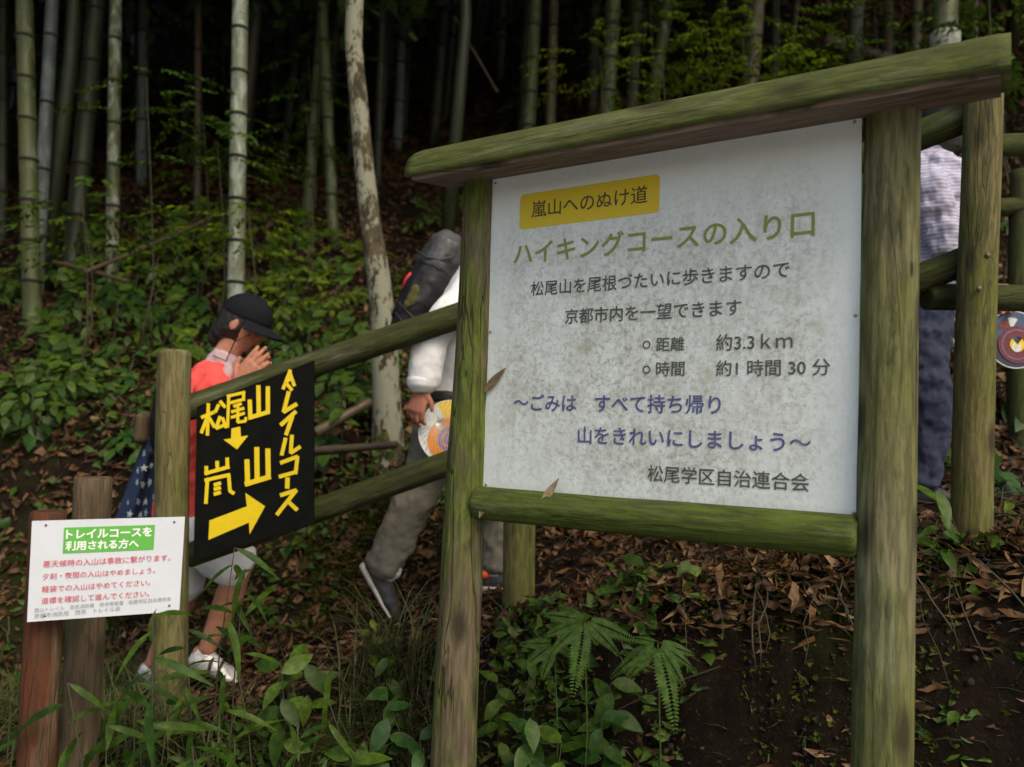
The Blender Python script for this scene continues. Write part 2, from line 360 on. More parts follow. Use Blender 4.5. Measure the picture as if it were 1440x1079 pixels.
Y2 = Y_+bx_*.05*np.array([[noise.noise(Vector((a*7, b*3, c*9))) for a, b, c in zip(ra, rb, rc)] for ra, rb, rc in zip(X, Y_, Z)])
nv, nu = X.shape
V = np.stack([X, Y2, Z], -1).reshape(1, -1, 3)
ii = np.arange(nv*nu).reshape(nv, nu)
Fq = np.stack([ii[:-1, :-1], ii[:-1, 1:], ii[1:, 1:], ii[1:, :-1]], -1).reshape(-1, 4)
m, nt, b = new_mat('forest_soil')
vv = coords(nt, (1, 1, 1), rnd=False)
n1 = noise_t(nt, vv, 9, 8, .75); n2 = noise_t(nt, vv, 1.4, 4, .6); n3 = noise_t(nt, vv, 45, 6, .8)
c = mix(nt, ramp(nt, n1, [(.35, 0.), (.65, 1.)]), (.007, .005, .0035), (.024, .016, .010))
c = mix(nt, ramp(nt, n3, [(.55, 0.), (.72, .8)]), c, (.06, .038, .022))
c = mix(nt, ramp(nt, n2, [(.50, 0.), (.62, .6)]), c, (.03, .042, .008))
nt.links.new(c, b.inputs['Base Color']); b.inputs['Roughness'].default_value = .95; b.inputs['Specular IOR Level'].default_value = .1
bump(nt, b, mix(nt, .4, n1, n3), .05)
tag(put('ground', mass(V, Fq, True), m), kind='structure')

# unseen pale concrete lane behind the camera, added to bounce light under the cap
rv, rf = [], []
for i in range(41):
    x = -20+i; g0 = gz(x, 0.0)+.12
    rv += [(x, -6.5, g0), (x, .75, g0), (x, .75, g0-.3), (x, -6.5, g0-.3)]
for i in range(40):
    a = 4*i
    for k in range(4): rf.append((a+k, a+4+k, a+4+(k+1) % 4, a+(k+1) % 4))
tag(put('road', mesh(rv, rf, False), plain('concrete_road', (.42, .41, .38), .9, .15, 3)), kind='structure')

# ------------------------------------------------------------ hiking course sign
AZ = 1.0105
BD = Vector((-math.sin(AZ), math.cos(AZ), 0)); BN = Vector((-math.cos(AZ), -math.sin(AZ), 0)); BR = Vector((.7698, 1.7507, 0)); BW = .998; BT = .7283; BH = .9
def BP(t, o, z): return BR+BD*t+BN*o+Vector((0, 0, z))
def board_hit(px, py):
    r = Fv+Rc*((px-720)/F_PX)-Uc*((py-539.5)/F_PX); k = BR.dot(BN)/r.dot(BN); p = r*k
    return (BW-(p-BR).dot(BD), p.z)          # u from the left edge, height
def frame(p0, p1, up=Vector((0, 0, 1))):
    z = (p1-p0).normalized(); x = up.cross(z)
    if x.length < .05: x = Vector((1, 0, 0)) - z*z.x
    x.normalize(); y = z.cross(x)
    return Matrix(((x.x, y.x, z.x, p0.x), (x.y, y.y, z.y, p0.y), (x.z, y.z, z.z, p0.z), (0, 0, 0, 1)))
def log(name, p0, p1, r0, r1, mat, parent=None, seg=24, wob=.03, bend=.006, cut=.006, sd_=0, rows=None, end=None, knots=()):
    p0, p1 = Vector(p0), Vector(p1); L = (p1-p0).length; rows = rows or max(6, int(L/(.06 if seg < 40 else .022)))
    vs, fs = [], []
    zs = [0, cut]+[L*k/rows for k in range(1, rows)]+[L-cut, L]
    for j, z in enumerate(zs):
        r = lerp(r0, r1, z/L)-(cut if j in (0, len(zs)-1) else 0)
        ox = bend*math.sin(z*2.1+sd_*3.1); oy = bend*math.sin(z*1.6+sd_*1.7+1)
        for k in range(seg):
            a = 2*math.pi*k/seg; q = 1+wob*noise.noise(Vector((math.cos(a)*1.2, math.sin(a)*1.2, z*2.2+sd_*9.3)))+wob*.4*noise.noise(Vector((math.cos(a)*4, math.sin(a)*4, z*5+sd_)))
            if seg >= 40:
                gv = noise.noise(Vector((math.cos(a)*7+sd_, math.sin(a)*7, z*1.7))); q += wob*.55*gv-(.085*max(0, 1-abs(gv)/.07)*max(0, noise.noise(Vector((math.cos(a)*2, math.sin(a)*2+sd_, z*1.1)))*2.2) if wob > .035 else 0)
                for ka, kz, kh in knots:
                    da = (a-ka+math.pi) % (2*math.pi)-math.pi; dd = (da*r/.022)**2+((z-kz)/.04)**2; q += kh*(math.exp(-dd)-1.5*math.exp(-dd*9))
            vs.append((ox+math.cos(a)*r*q, oy+math.sin(a)*r*q, z))
    for j in range(len(zs)-1):
        for k in range(seg): fs.append((j*seg+k, j*seg+(k+1) % seg, (j+1)*seg+(k+1) % seg, (j+1)*seg+k))
    fs.append(tuple(range(seg-1, -1, -1))); fs.append(tuple(range((len(zs)-1)*seg, len(zs)*seg)))
    me = mesh(vs, fs); me.polygons[-1].use_smooth = False; me.polygons[-2].use_smooth = False
    o = put(name, me, mat, parent, world=False); Mx = frame(p0, p1)
    if parent is not None: Mx = pmat(parent).inverted() @ Mx
    o.matrix_local = Mx; return o
def prism(name, prof, p0, p1, mat, parent, rows=30, wob=.002, up=Vector((0, 0, 1)), sd_=0):
    """extrude a profile (x across, y up) from p0 to p1"""
    p0, p1 = Vector(p0), Vector(p1); L = (p1-p0).length; n = len(prof); vs, fs = [], []
    for j in range(rows+1):
        z = L*j/rows; e = .97 if j in (0, rows) else 1
        for k, (a, b_) in enumerate(prof):
            q = noise.noise(Vector((a*18, b_*18, z*3+sd_)))*wob
            vs.append((a*e+q, b_*e+q, z))
    for j in range(rows):
        for k in range(n): fs.append((j*n+k, j*n+(k+1) % n, (j+1)*n+(k+1) % n, (j+1)*n+k))
    fs.append(tuple(range(n-1, -1, -1))); fs.append(tuple(range(rows*n, (rows+1)*n)))
    me = mesh(vs, fs); me.polygons[-1].use_smooth = me.polygons[-2].use_smooth = False
    o = put(name, me, mat, parent, world=False); o.matrix_local = pmat(parent).inverted() @ frame(p0, p1, up); return o

sign = thing('trail_signboard', 'large white mossy-framed trail signboard with cap log and Japanese writing', 'signboard', BP(BW/2, 0, -1.4))
rp = BP(-.057, -.012, 0); lp = BP(BW+.052, -.005, 0)
log('post', (rp.x-.034, rp.y, -1.55), (rp.x+.012, rp.y, .742),  .065, .057, M['post'], sign, 96, .05, .004, sd_=2, knots=((-2.0, 1.72, .10), (-1.5, 1.45, .08), (-1.7, .85, .09), (-1.3, .62, .07)))['label'] = 'thick mossy right post with knots and dark cracks'
log('post', (lp.x-.012, lp.y, -1.6), (lp.x, lp.y, .752), .071, .049, M['post_brown'], sign, 96, .07, .006, sd_=5, knots=((-1.8, 1.75, .12), (-1.5, 1.38, .12), (-2.0, .98, .12)))['label'] = 'left post of bare brown wood with long cracks'
# rounded cap log, flat below, slightly tilted forward
prof = []
Rr_, cutd = .110, .0
a0 = math.asin(cutd/Rr_)
for k in range(27):
    a = -a0+(math.pi+2*a0)*k/26; prof.append((Rr_*math.cos(a), Rr_*.80*math.sin(a)))
tilt = rad(9)
c0 = BP(1.185, .070, .728); c1 = BP(-.285, .070, .728)
# local x of frame(): up x dir; front side is -BN*? computed so that the tilt lowers the front
fr_ = frame(c0, c1); front = 1 if fr_.col[0].xyz.dot(BN) > 0 else -1
prof2 = [(a*math.cos(tilt)+b_*math.sin(tilt)*front, -a*front*math.sin(tilt)+b_*math.cos(tilt)) for a, b_ in prof]
prism('cap_log', prof2, c0, c1, M['cap'], sign, 60, .003)
hw = math.sqrt(Rr_**2-cutd**2)-.012
pl = [(-hw, -cutd-.012), (hw, -cutd-.012), (hw, -cutd+.002), (-hw, -cutd+.002)][::-1]
pl2 = [(a*math.cos(tilt)+b_*math.sin(tilt)*front, -a*front*math.sin(tilt)+b_*math.cos(tilt)) for a, b_ in pl]
u_ = prism('underside_board', pl2, lerp(c0, c1, .012), lerp(c0, c1, .988), M['underside'], sign, 20, .001)
for p in u_.data.polygons: p.use_smooth = False
# frame battens beside and above the panel
bm = bmesh.new(); Mz = Matrix.Rotation(math.atan2(BD.y, BD.x), 3, 'Z')
def bbox(bm, t0, t1, o0, o1, z0, z1): box(bm, BP((t0+t1)/2, (o0+o1)/2, (z0+z1)/2), abs(t1-t0)/2, abs(o1-o0)/2, abs(z1-z0)/2, Mz)
bbox(bm, BW+.001, BW+.022, -.03, .012, BT-BH-.01, BT+.01); o = put('side_batten', bm_mesh(bm, False), M['underside'], sign)
bm = bmesh.new(); bbox(bm, -.004, BW, -.035, -.006, BT-.02, BT+.016); put('top_batten', bm_mesh(bm, False), M['underside'], sign)
# lower rail: a log with its left end in front of the left post
log('lower_rail', BP(BW+.012, .012, -.210), BP(-.001, .005, -.207), .046, .046, M['lower_rail'], sign, 64, .05, .002, .010, sd_=9)
# panel
bm = bmesh.new(); bbox(bm, 0, BW, -.005, 0, BT-BH, BT); me = bm_mesh(bm, False)
uvl = me.uv_layers.new(name='UVMap')
for lp_ in me.loops:
    co = me.vertices[lp_.vertex_index].co; uvl.data[lp_.index].uv = (1-(co-BR).dot(BD)/BW, (co.z-(BT-BH))/BH)
panel = put('panel', me, M['board'], sign)
def text_mesh(body, size=1, offset=0, bold=0):
    c = bpy.data.curves.new('t', 'FONT'); c.body = body; c.size = size; c.offset = offset; c.resolution_u = 3
    o = bpy.data.objects.new('t', c); COL.objects.link(o); bpy.context.view_layer.update()
    me = bpy.data.meshes.new_from_object(o.evaluated_get(bpy.context.evaluated_depsgraph_get()))
    bpy.data.objects.remove(o); me.materials.clear(); return me
def place_text(name, body, origin, ax, ay, w_, h_, mat, parent, offset=.01, shear=0, n=None):
    """fit the text's own box (w_ wide, h_ tall when given) centred on height at origin"""
    me = text_mesh(body, 1, offset)
    co = np.empty(len(me.vertices)*3); me.vertices.foreach_get('co', co); co = co.reshape(-1, 3)
    x0, x1 = co[:, 0].min(), co[:, 0].max(); y0, y1 = co[:, 1].min(), co[:, 1].max()
    k = w_/(x1-x0); ky = (h_/(y1-y0)) if h_ else k
    if n: yc = n
    else: yc = (y0+y1)/2
    ax, ay, origin = Vector(ax), Vector(ay), Vector(origin)
    X_ = (co[:, 0]-x0)*k; Yv = (co[:, 1]-yc)*ky
    P = np.array(origin)[None]+X_[:, None]*np.array(ax)[None]+Yv[:, None]*np.array(ay)[None]
    me.vertices.foreach_set('co', P.ravel()); me.update()
    return put(name, me, mat, parent)
BAX = -BD; BAY = Vector((0, 0, 1))
def bline(body, px0, py0, px1, py1, mat, off=.008, o=.0016, n=.37):
    u0, z0 = board_hit(px0, py0); u1, z1 = board_hit(px1, py1)
    place_text('lettering', body, BP(BW-u0, o, (z0+z1)/2), BAX, BAY, u1-u0, None, mat, panel, off, n=n)
# yellow label plate print
ua, za = board_hit(732, 273); ub, zb = board_hit(928, 249); uc, zc = board_hit(928, 300)
bm = bmesh.new(); r_ = .012; vs = []
um, zt_, zb_ = (ua, ub), (za+zb)/2+.002, (zc+board_hit(732, 322)[1])/2
for cx, cz, a_ in ((ub-r_, zt_-r_, 0), (ua+r_, zt_-r_, 90), (ua+r_, zb_+r_, 180), (ub-r_, zb_+r_, 270)):
    for k in range(6):
        a = rad(a_+k*18); vs.append(bm.verts.new(BP(BW-(cx+r_*math.cos(a)), .0008, cz+r_*math.sin(a))))
bm.faces.new(vs); put('yellow_label', bm_mesh(bm, False), M['yellow'], panel)
bline('嵐山へのぬけ道', 748, 292, 911, 277, M['label_ink'], .006)
bline('ハイキングコースの入り口', 723, 353, 1146, 320, M['ink_green'], .012)
bline('松尾山を尾根づたいに歩きますので', 747, 405, 1111, 381, M['ink'])
bline('京都市内を一望できます', 795, 444, 1043, 434, M['ink'])
bline('○', 904, 485, 915, 485, M['ink'], .02)
bline('距離', 923, 485, 963, 484, M['ink']); bline('約3.3ｋｍ', 1007, 481, 1115, 481, M['ink'])
bline('○', 904, 520, 915, 520, M['ink'], .02)
bline('時間', 923, 519, 963, 519, M['ink']); bline('約1 時間 30 分', 1007, 518, 1168, 517, M['ink'])
bline('～ごみは　すべて持ち帰り', 723, 567, 1014, 569, M['ink_blue'], .012)
bline('山をきれいにしましょう～', 813, 613, 1141, 622, M['ink_blue'], .012)
bline('松尾学区自治連合会', 911, 667, 1139, 678, M['ink'], .010)
for px, py in ((697, 258), (1202, 172), (1203, 444), (1201, 722), (690, 467), (684, 681), (905, 703)):
    uu, zz = board_hit(px, py); bm = bmesh.new(); ball(bm, BP(BW-uu, .001, zz), (.0042, .0042, .0042)); put('screw', bm_mesh(bm), M['screw'], panel)
def leaf_tmpl(L, W, fold=.15, curl=.15, rows=4):
    """pointed leaf along +x, normal +z"""
    vs = [(0, 0, 0)]; fs = []
    for j in range(1, rows):
        t = j/rows; wd = W*math.sin(math.pi*t**.8)*.5+.02*W; z = -curl*L*t*t
        vs += [(t*L, -wd, z+fold*wd), (t*L, 0, z), (t*L, wd, z+fold*wd)]
    vs.append((L, 0, -curl*L)); e = len(vs)-1
    fs += [(0, 1, 2), (0, 2, 3)]
    for j in range(rows-2):
        a = 1+3*j; fs += [(a, a+3, a+4), (a, a+4, a+1), (a+1, a+4, a+5), (a+1, a+5, a+2)]
    a = 1+3*(rows-2); fs += [(a, e, a+1), (a+1, e, a+2)]
    return np.array(vs, float), fs
def xf(V_, M4): return (np.array(M4.to_3x3()) @ V_.T).T+np.array(M4.translation)
# dry bamboo leaves stuck to the sign
for px0, py0, px1, py1, o_, lab in ((683, 553, 713, 517, .010, 'dry tan leaf stuck on left edge of white board'), (773, 711, 790, 672, .052, 'dry leaf on lower rail overlapping bottom of white board'),
                               (691, 727, 697, 692, .062, 'thin dry leaf hanging on left end of lower rail')):
    ua_, za_ = board_hit(px0, py0); ub_, zb_ = board_hit(px1, py1)
    p = BP(BW-ua_, o_, za_); q = BP(BW-ub_, o_*.25, zb_)
    d_ = (q-p); L = d_.length; x = d_.normalized(); z = (BN-x*BN.dot(x)).normalized(); y = z.cross(x)
    T_, tf = leaf_tmpl(L, L*.24, .3, -.02, 6)
    Mx = Matrix(((x.x, y.x, z.x, p.x), (x.y, y.y, z.y, p.y), (x.z, y.z, z.z, p.z), (0, 0, 0, 1)))
    tag(put('dry_bamboo_leaf', mesh(xf(T_, Mx), tf), DRY), lab, 'leaf', 'dry bamboo leaves caught on the signboard')

# ------------------------------------------------------------ log fence
fence = thing('log_fence', 'mossy log fence with two sloping rails along the climbing trail', 'fence', (0, 3, -.9))
def fpost(top, bot, r, px=None):
    d_ = (top-bot); b2 = bot-d_.normalized()*.35
    return log('post', b2, top, r*1.06, r, M['fence_post'], fence, 60, .03, .003, .009, sd_=px or 0)
fpost(at(246, 493, 3.0), at(240, 905, 3.0), .060, 1)
fpost(at(733, 380, 3.07), at(727, 965, 3.07), .060, 2)
fpost(at(1384, 112, 2.4), at(1367, 738, 2.4), .054, 3)
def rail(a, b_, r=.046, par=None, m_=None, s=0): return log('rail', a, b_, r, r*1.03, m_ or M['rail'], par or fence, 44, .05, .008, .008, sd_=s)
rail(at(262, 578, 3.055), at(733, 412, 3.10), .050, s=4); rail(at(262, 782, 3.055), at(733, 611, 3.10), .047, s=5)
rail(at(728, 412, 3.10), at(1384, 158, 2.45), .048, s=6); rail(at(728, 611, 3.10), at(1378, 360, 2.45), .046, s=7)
for px, py, yy in ((1389, 359, 2.347), (1377, 406, 2.345), (233, 579, 2.94)):
    bm = bmesh.new(); ball(bm, at(px, py, yy), (.009, .006, .009)); put('bolt', bm_mesh(bm), M['rust'], fence)
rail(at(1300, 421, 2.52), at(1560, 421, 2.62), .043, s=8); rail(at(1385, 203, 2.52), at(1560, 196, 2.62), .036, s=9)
f2 = thing('log_fence', 'dark log fence on the far side of the trail at right', 'fence', at(1432, 700, 3.9))
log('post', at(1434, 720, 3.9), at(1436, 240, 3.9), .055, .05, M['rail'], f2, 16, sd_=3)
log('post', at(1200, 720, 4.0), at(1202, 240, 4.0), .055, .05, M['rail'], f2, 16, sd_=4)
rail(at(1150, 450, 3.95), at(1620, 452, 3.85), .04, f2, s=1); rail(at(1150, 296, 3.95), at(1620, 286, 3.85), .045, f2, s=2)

# ------------------------------------------------------------ black arrow sign
YA = 2.95
def A8(cx, cy, o=0): return at(250+cx/3.6, 490+cy/3.6, YA-o)
asg = thing('direction_sign', 'black slanted direction sign with yellow tape characters and arrows', 'sign', at(360, 780, YA))
cor = [at(277, 572, YA), at(441, 507, YA), at(441, 737, YA), at(272, 788, YA)]
vs = [c_ for c_ in cor]+[c_+Vector((0, .014, 0)) for c_ in cor]
bpanel = put('panel', mesh(vs, [(3, 2, 1, 0), (4, 5, 6, 7), (0, 1, 5, 4), (1, 2, 6, 5), (2, 3, 7, 6), (3, 0, 4, 7)], False), M['black'], asg)
def strokes(name, lines, wd=19):
    wd *= 1.03
    bm = bmesh.new(); i = 0
    for ln in lines:
        i += 1
        for (x0, y0), (x1, y1) in zip(ln, ln[1:]):
            i += 1; dx, dy = x1-x0, y1-y0; L = math.hypot(dx, dy); nx, ny = -dy/L*wd/2, dx/L*wd/2; ex, ey = dx/L*wd*.12, dy/L*wd*.12
            q = [(x0-ex+nx, y0-ey+ny), (x1+ex+nx, y1+ey+ny), (x1+ex-nx, y1+ey-ny), (x0-ex-nx, y0-ey-ny)]
            o_ = .0010+.00035*i
            bm.faces.new([bm.verts.new(A8(a, b_, o_)) for a, b_ in q])
    put(name, bm_mesh(bm, False), M['tape'], bpanel)
strokes('character', [[(155, 280), (150, 440)], [(120, 350), (186, 322)], [(149, 350), (119, 428)], [(158, 350), (186, 398)], [(207, 285), (190, 322)], [(214, 268), (240, 298)], [(214, 345), (194, 405), (238, 388)], [(226, 352), (245, 402)]], 17)
strokes('character', [[(250, 243), (340, 222)], [(333, 224), (333, 262)], [(256, 278), (338, 257)], [(258, 245), (252, 400)], [(283, 294), (322, 280)], [(272, 322), (335, 303)], [(270, 350), (338, 328)], [(304, 284), (304, 374), (343, 368), (345, 350)]], 15)
strokes('character', [[(364, 262), (368, 358)], [(408, 190), (410, 345)], [(456, 195), (456, 330)], [(360, 352), (460, 322)]], 21)
strokes('character', [[(144, 598), (146, 640)], [(199, 572), (201, 620)], [(250, 555), (252, 605)], [(137, 634), (260, 600)], [(137, 668), (264, 640)], [(150, 668), (142, 785)], [(258, 645), (264, 722), (284, 735)], [(184, 692), (217, 682)], [(184, 714), (216, 705)], [(184, 738), (216, 729)]], 18)
strokes('character', [[(350, 565), (354, 692)], [(400, 503), (402, 670)], [(456, 510), (458, 660)], [(342, 688), (467, 650)]], 25)
strokes('character', [[(570, 110), (533, 206)], [(568, 125), (590, 190)], [(552, 180), (578, 212)], [(545, 170), (580, 150)]], 17)
strokes('character', [[(562, 220), (536, 322), (602, 282)]], 20)
strokes('character', [[(598, 320), (522, 388)], [(580, 345), (548, 438)]], 20)
strokes('character', [[(546, 455), (526, 540)], [(578, 440), (572, 530), (620, 498)]], 19)
strokes('character', [[(520, 580), (606, 548), (596, 635)], [(514, 650), (598, 626)]], 19)
strokes('character', [[(556, 656), (554, 708)]], 22)
strokes('character', [[(520, 744), (600, 718), (502, 842)], [(558, 775), (604, 818)]], 20)
def poly(name, pts): 
    bm = bmesh.new(); bm.faces.new([bm.verts.new(A8(a, b_, .002)) for a, b_ in pts]); put(name, bm_mesh(bm, False), M['tape'], bpanel)
poly('arrow', [(272, 406), (316, 396), (320, 447), (357, 441), (300, 512), (232, 462), (270, 456)])
poly('arrow', [(160, 872), (350, 800), (342, 732), (442, 800), (364, 942), (360, 882), (155, 970)])

# ------------------------------------------------------------ small white notice
ntc = thing('notice_board', 'small white notice with green heading and red lines on reddish stake', 'sign', at(55, 1120, 2.0))
q0, q1, q2, q3 = at(45, 733, 1.87), at(260, 727, 1.96), at(252, 860, 1.96), at(38, 875, 1.87)
def NP(u_, v_, o_=0):
    nrm = (q1-q0).cross(q3-q0).normalized(); nrm = nrm if nrm.y < 0 else -nrm
    return q0*(1-u_)*(1-v_)+q1*u_*(1-v_)+q2*u_*v_+q3*(1-u_)*v_+nrm*o_
vs = [NP(a, b_) for a, b_ in ((0, 0), (1, 0), (1, 1), (0, 1))]; vs += [NP(a, b_, -.006) for a, b_ in ((0, 0), (1, 0), (1, 1), (0, 1))]
npn = put('panel', mesh(vs, [(0, 1, 2, 3), (7, 6, 5, 4), (0, 4, 5, 1), (1, 5, 6, 2), (2, 6, 7, 3), (3, 7, 4, 0)], False), M['white_panel'], ntc)
put('green_heading', mesh([NP(a, b_, .001) for a, b_ in ((.205, .075), (.80, .075), (.80, .335), (.205, .335))], [(0, 1, 2, 3)], False), M['green_header'], npn)
def nline(body, u0, u1, v_, mat, off, hfac=None, o_=.002, dv=0):
    a = NP(u0, v_, o_); b_ = NP(u1, v_+dv, o_); dn = (NP(u0, v_-.1, o_)-a).normalized()
    place_text('lettering', body, a, (b_-a).normalized(), dn, (b_-a).length, hfac, mat, npn, off, n=.37)
nline('トレイルコースを', .22, .785, .145, M['white_ink'], .035)
nline('利用される方へ', .22, .70, .262, M['white_ink'], .035)
nline('悪天候時の入山は事故に繋がります。', .085, .92, .435, M['red_ink'], .002, dv=-.01)
nline('夕刻・夜間の入山はやめましょう。', .085, .82, .56, M['red_ink'], .002, dv=-.01)
nline('軽装での入山はやめてください。', .085, .79, .685, M['red_ink'], .002, dv=-.01)
nline('道標を確認して進んでください。', .085, .79, .80, M['red_ink'], .002, dv=-.01)
nline('西山トレイル　西京消防署　西京警察署　松尾学区自治連合会', .045, .94, .888, M['grey_ink'], .0, dv=-.03)
nline('京都市消防局　西京　トレイル会', .045, .60, .945, M['grey_ink'], .0, dv=-.02)
for a, b_ in ((.09, .045), (.93, .05), (.93, .93), (.11, .95)):
    bm = bmesh.new(); ball(bm, NP(a, b_, .001), (.003, .003, .003), sub=1); put('screw', bm_mesh(bm), M['rust'], npn)
log('stake', at(47, 1180, 1.95), at(70, 718, 1.95), .045, .040, M['stake_red'], ntc, 20, .03, .002, sd_=1)
st = thing('wooden_stake', 'grey-brown wooden stake standing behind the small white notice', 'stake', at(110, 1100, 2.25))
log('stake_log', at(105, 1150, 2.25), at(131, 671, 2.25), .052, .049, M['stake_brown'], st, 20, .03, .002, sd_=4)

# ------------------------------------------------------------ bamboos and trees
def blades_cloud(n, R, H, L, W, low=0., seed=1):
    r = np.random.default_rng(seed); T_, tf = np.array([(0, 0, 0), (.5, -.5, 0), (1, 0, -.1), (.5, .5, 0)]), [(0, 1, 2, 3)]
    k = n//9; cz = r.uniform(0, 1, k)**.8; ang = r.uniform(0, 2*np.pi, k); rr = R*(1-.5*cz)*np.sqrt(r.uniform(.05, 1, k))
    C = np.stack([np.cos(ang)*rr, np.sin(ang)*rr, low+cz*H-rr*.25], -1)
    C = np.repeat(C, 9, 0)+r.normal(0, .16, (k*9, 3)); a = r.uniform(0, 2*np.pi, k*9); t = r.uniform(-.9, .3, k*9); l = L*r.uniform(.7, 1.3, k*9)
    dx = np.stack([np.cos(a)*np.cos(t), np.sin(a)*np.cos(t), np.sin(t)], -1)
    dy = np.stack([-np.sin(a), np.cos(a), r.uniform(-.5, .5, k*9)], -1); dy /= np.linalg.norm(dy, axis=1)[:, None]
    Vv = C[:, None]+dx[:, None]*(T_[None, :, :1]*l[:, None, None])+dy[:, None]*(T_[None, :, 1:2]*W)
    return mass(Vv, tf)
CROWN = [blades_cloud(1700, 1.9, 5.5, .30, .075, 0, s) for s in (1, 2, 3)]
for c_ in CROWN: c_.materials.append(GREENS['crown'])
def culm_mesh(L, d, lean, bend, sp, ph):
    """culm with swollen nodes; leaning line with slight bow"""
    bm = bmesh.new(); pts, rs = [], []; nodes = []
    z = ph*sp; zs = [0]
    while z < L: nodes.append(z); z += sp*(1+.012*len(nodes))
    for nz in nodes: zs += [nz-.022, nz-.004, nz+.006, nz+.026]
    zs = sorted(q for q in zs if 0 <= q < L)+[L]
    for q in zs:
        nr = min([abs(q-nz) for nz in nodes]+[9]); r = d/2*(1-.45*q/L)*(1.0+(.085 if nr < .008 else 0))
        pts.append(Vector((lean[0]*q+bend*math.sin(q/L*3.1), lean[1]*q, q))); rs.append(r)
    tube(bm, pts, rs, 14); return bm_mesh(bm), [(Vector((lean[0]*q+bend*math.sin(q/L*3.1), lean[1]*q, q)), d/2*(1-.45*q/L)) for q in nodes]
RING = None
def ring_mesh():
    bm = bmesh.new(); n = 14
    R_ = [[bm.verts.new((math.cos(2*math.pi*k/n)*a, math.sin(2*math.pi*k/n)*a, z)) for k in range(n)] for a, z in ((1.0, -.35), (1.13, -.12), (1.13, .1), (1.0, .3))]
    for A, B in zip(R_, R_[1:]):
        for k in range(n): bm.faces.new((A[k], A[(k+1) % n], B[(k+1) % n], B[k]))
    return bm_mesh(bm)
RING = ring_mesh(); RING.materials.append(M['node'])
def bamboo(xt, xb, yb, wpx, col, Y, sp=.27, label=None, ph=.5, L=11, group=None, rings=True, crown=True):
    base = at(xb, yb, Y); base.z = gz(base.x, base.y)-.05
    top = at(xt, 0, Y); d = wpx*Y/F_PX; lean = ((top.x-base.x)/(top.z-base.z), random.uniform(-.02, .02))
    name = 'bamboo'
    t = thing(name, label, 'bamboo', base, group)
    me, nodes = culm_mesh(L, d, lean, .0, sp, ph); put('culm', me, CULM[col], t, False)
    if rings:
        for p, r in nodes:
            if p.z > (top.z-base.z)+.5: break
            o = put('node_ring', RING, None, t, False); o.location = p; o.scale = (r*1.03, r*1.03, min(.042, r*1.2))
    if crown:
        o = put('crown', random.choice(CROWN), None, t, False); o.location = (lean[0]*L*.9, 0, L-5.5+random.uniform(-1, .5)); o.rotation_euler = (0, 0, random.uniform(0, 6)); o['kind'] = 'stuff'
    return t
G1 = 'bamboo stems of the grove on the hillside'
BL = [ # x at top, x at base, y base, width, colour, distance, label
 (38, 50, 415, 25, 'green', 5.4, .27, 'thick green bamboo with dark rings at the far left'),
 (73, 56, 345, 19, 'grey', 5.9, .5, 'smooth pale grey bamboo leaning beside the thick left stem'),
 (138, 104, 335, 27, 'dark', 6.2, .4, 'dark green leaning bamboo between pale stems at left'),
 (165, 158, 400, 18, 'mixed', 5.8, .3, 'slim bamboo with whitish patches right of dark leaning stem'),
 (205, 197, 300, 15, 'grey', 8.0, .45, 'dim blue-grey bamboo deep in the left grove'),
 (281, 279, 290, 11, 'brown', 7.5, .5, 'thin reddish brown stem left of the brightest bamboo'),
 (341, 335, 405, 24, 'pale', 5.2, .27, 'brightest whitish bamboo above the black cap'),
 (457, 432, 300, 17, 'green', 7.0, .33, 'left stem of the crossing bamboo pair beside the crooked tree'),
 (452, 472, 310, 17, 'green', 6.8, .33, 'right stem of the crossing bamboo pair beside the crooked tree'),
 (537, 531, 250, 13, 'dark', 8.0, .4, 'dark slim bamboo just right of the crooked tree'),
 (567, 560, 180, 14, 'grey', 9.0, .45, 'pale grey bamboo right of the crooked tree top'),
 (626, 612, 150, 15, 'dark', 9.0, .4, 'dim green bamboo above the left end of the cap log'),
 (753, 741, 190, 20, 'green', 7.5, .32, 'mottled green bamboo above the cap log near middle'),
 (779, 774, 175, 15, 'tan', 8.0, .35, 'tan bamboo right beside the mottled green one'),
 (836, 832, 170, 16, 'dark', 8.5, .35, 'dark bamboo left of the twin green stems'),
 (862, 850, 165, 23, 'green', 7.2, .30, 'broader of the twin green bamboos above the board'),
 (895, 888, 160, 17, 'green', 7.9, .35, 'slimmer of the twin green bamboos above the board'),
 (940, 906, 160, 19, 'green', 7.4, .33, 'leaning green bamboo left of the bright maple leaves'),
 (1066, 1050, 130, 19, 'tan', 6.6, .34, 'tan bamboo standing behind the bright maple leaves'),
 (1118, 1112, 110, 10, 'brown', 9.0, .4, 'thin brown stem right of the bright maple leaves'),
 (1290, 1286, 60, 14, 'tan', 7.0, .4, 'tan stem left of the white-ringed bamboo'),
 (1332, 1326, 100, 38, 'green', 4.9, .30, 'very thick green bamboo with a white ringed joint'),
 (1370, 1366, 80, 10, 'tan', 7.0, .4, 'thin pale stem right of the white-ringed bamboo'),
 (8, 5, 330, 14, 'dark', 7.0, .4, 'dark bamboo cut by the left edge of the picture'),
]
for i, (xt, xb, yb, wp, col, Y, sp, lab) in enumerate(BL):
    t = bamboo(xt, xb, yb, wp, col, Y, sp, lab, ph=random.random(), group=G1)
    if 'very thick' in lab:
        p = at(1329, 60, Y)-t.location; bm = bmesh.new()
        r = 19*Y/F_PX*.97
        tube(bm, [(p.x, 0, p.z-.12), (p.x, 0, p.z-.02), (p.x, 0, p.z+.045), (p.x, 0, p.z+.06)], [r*1.03, r*1.07, r*1.12, r*1.0], 18); put('white_joint', bm_mesh(bm), M['sheath'], t, False)
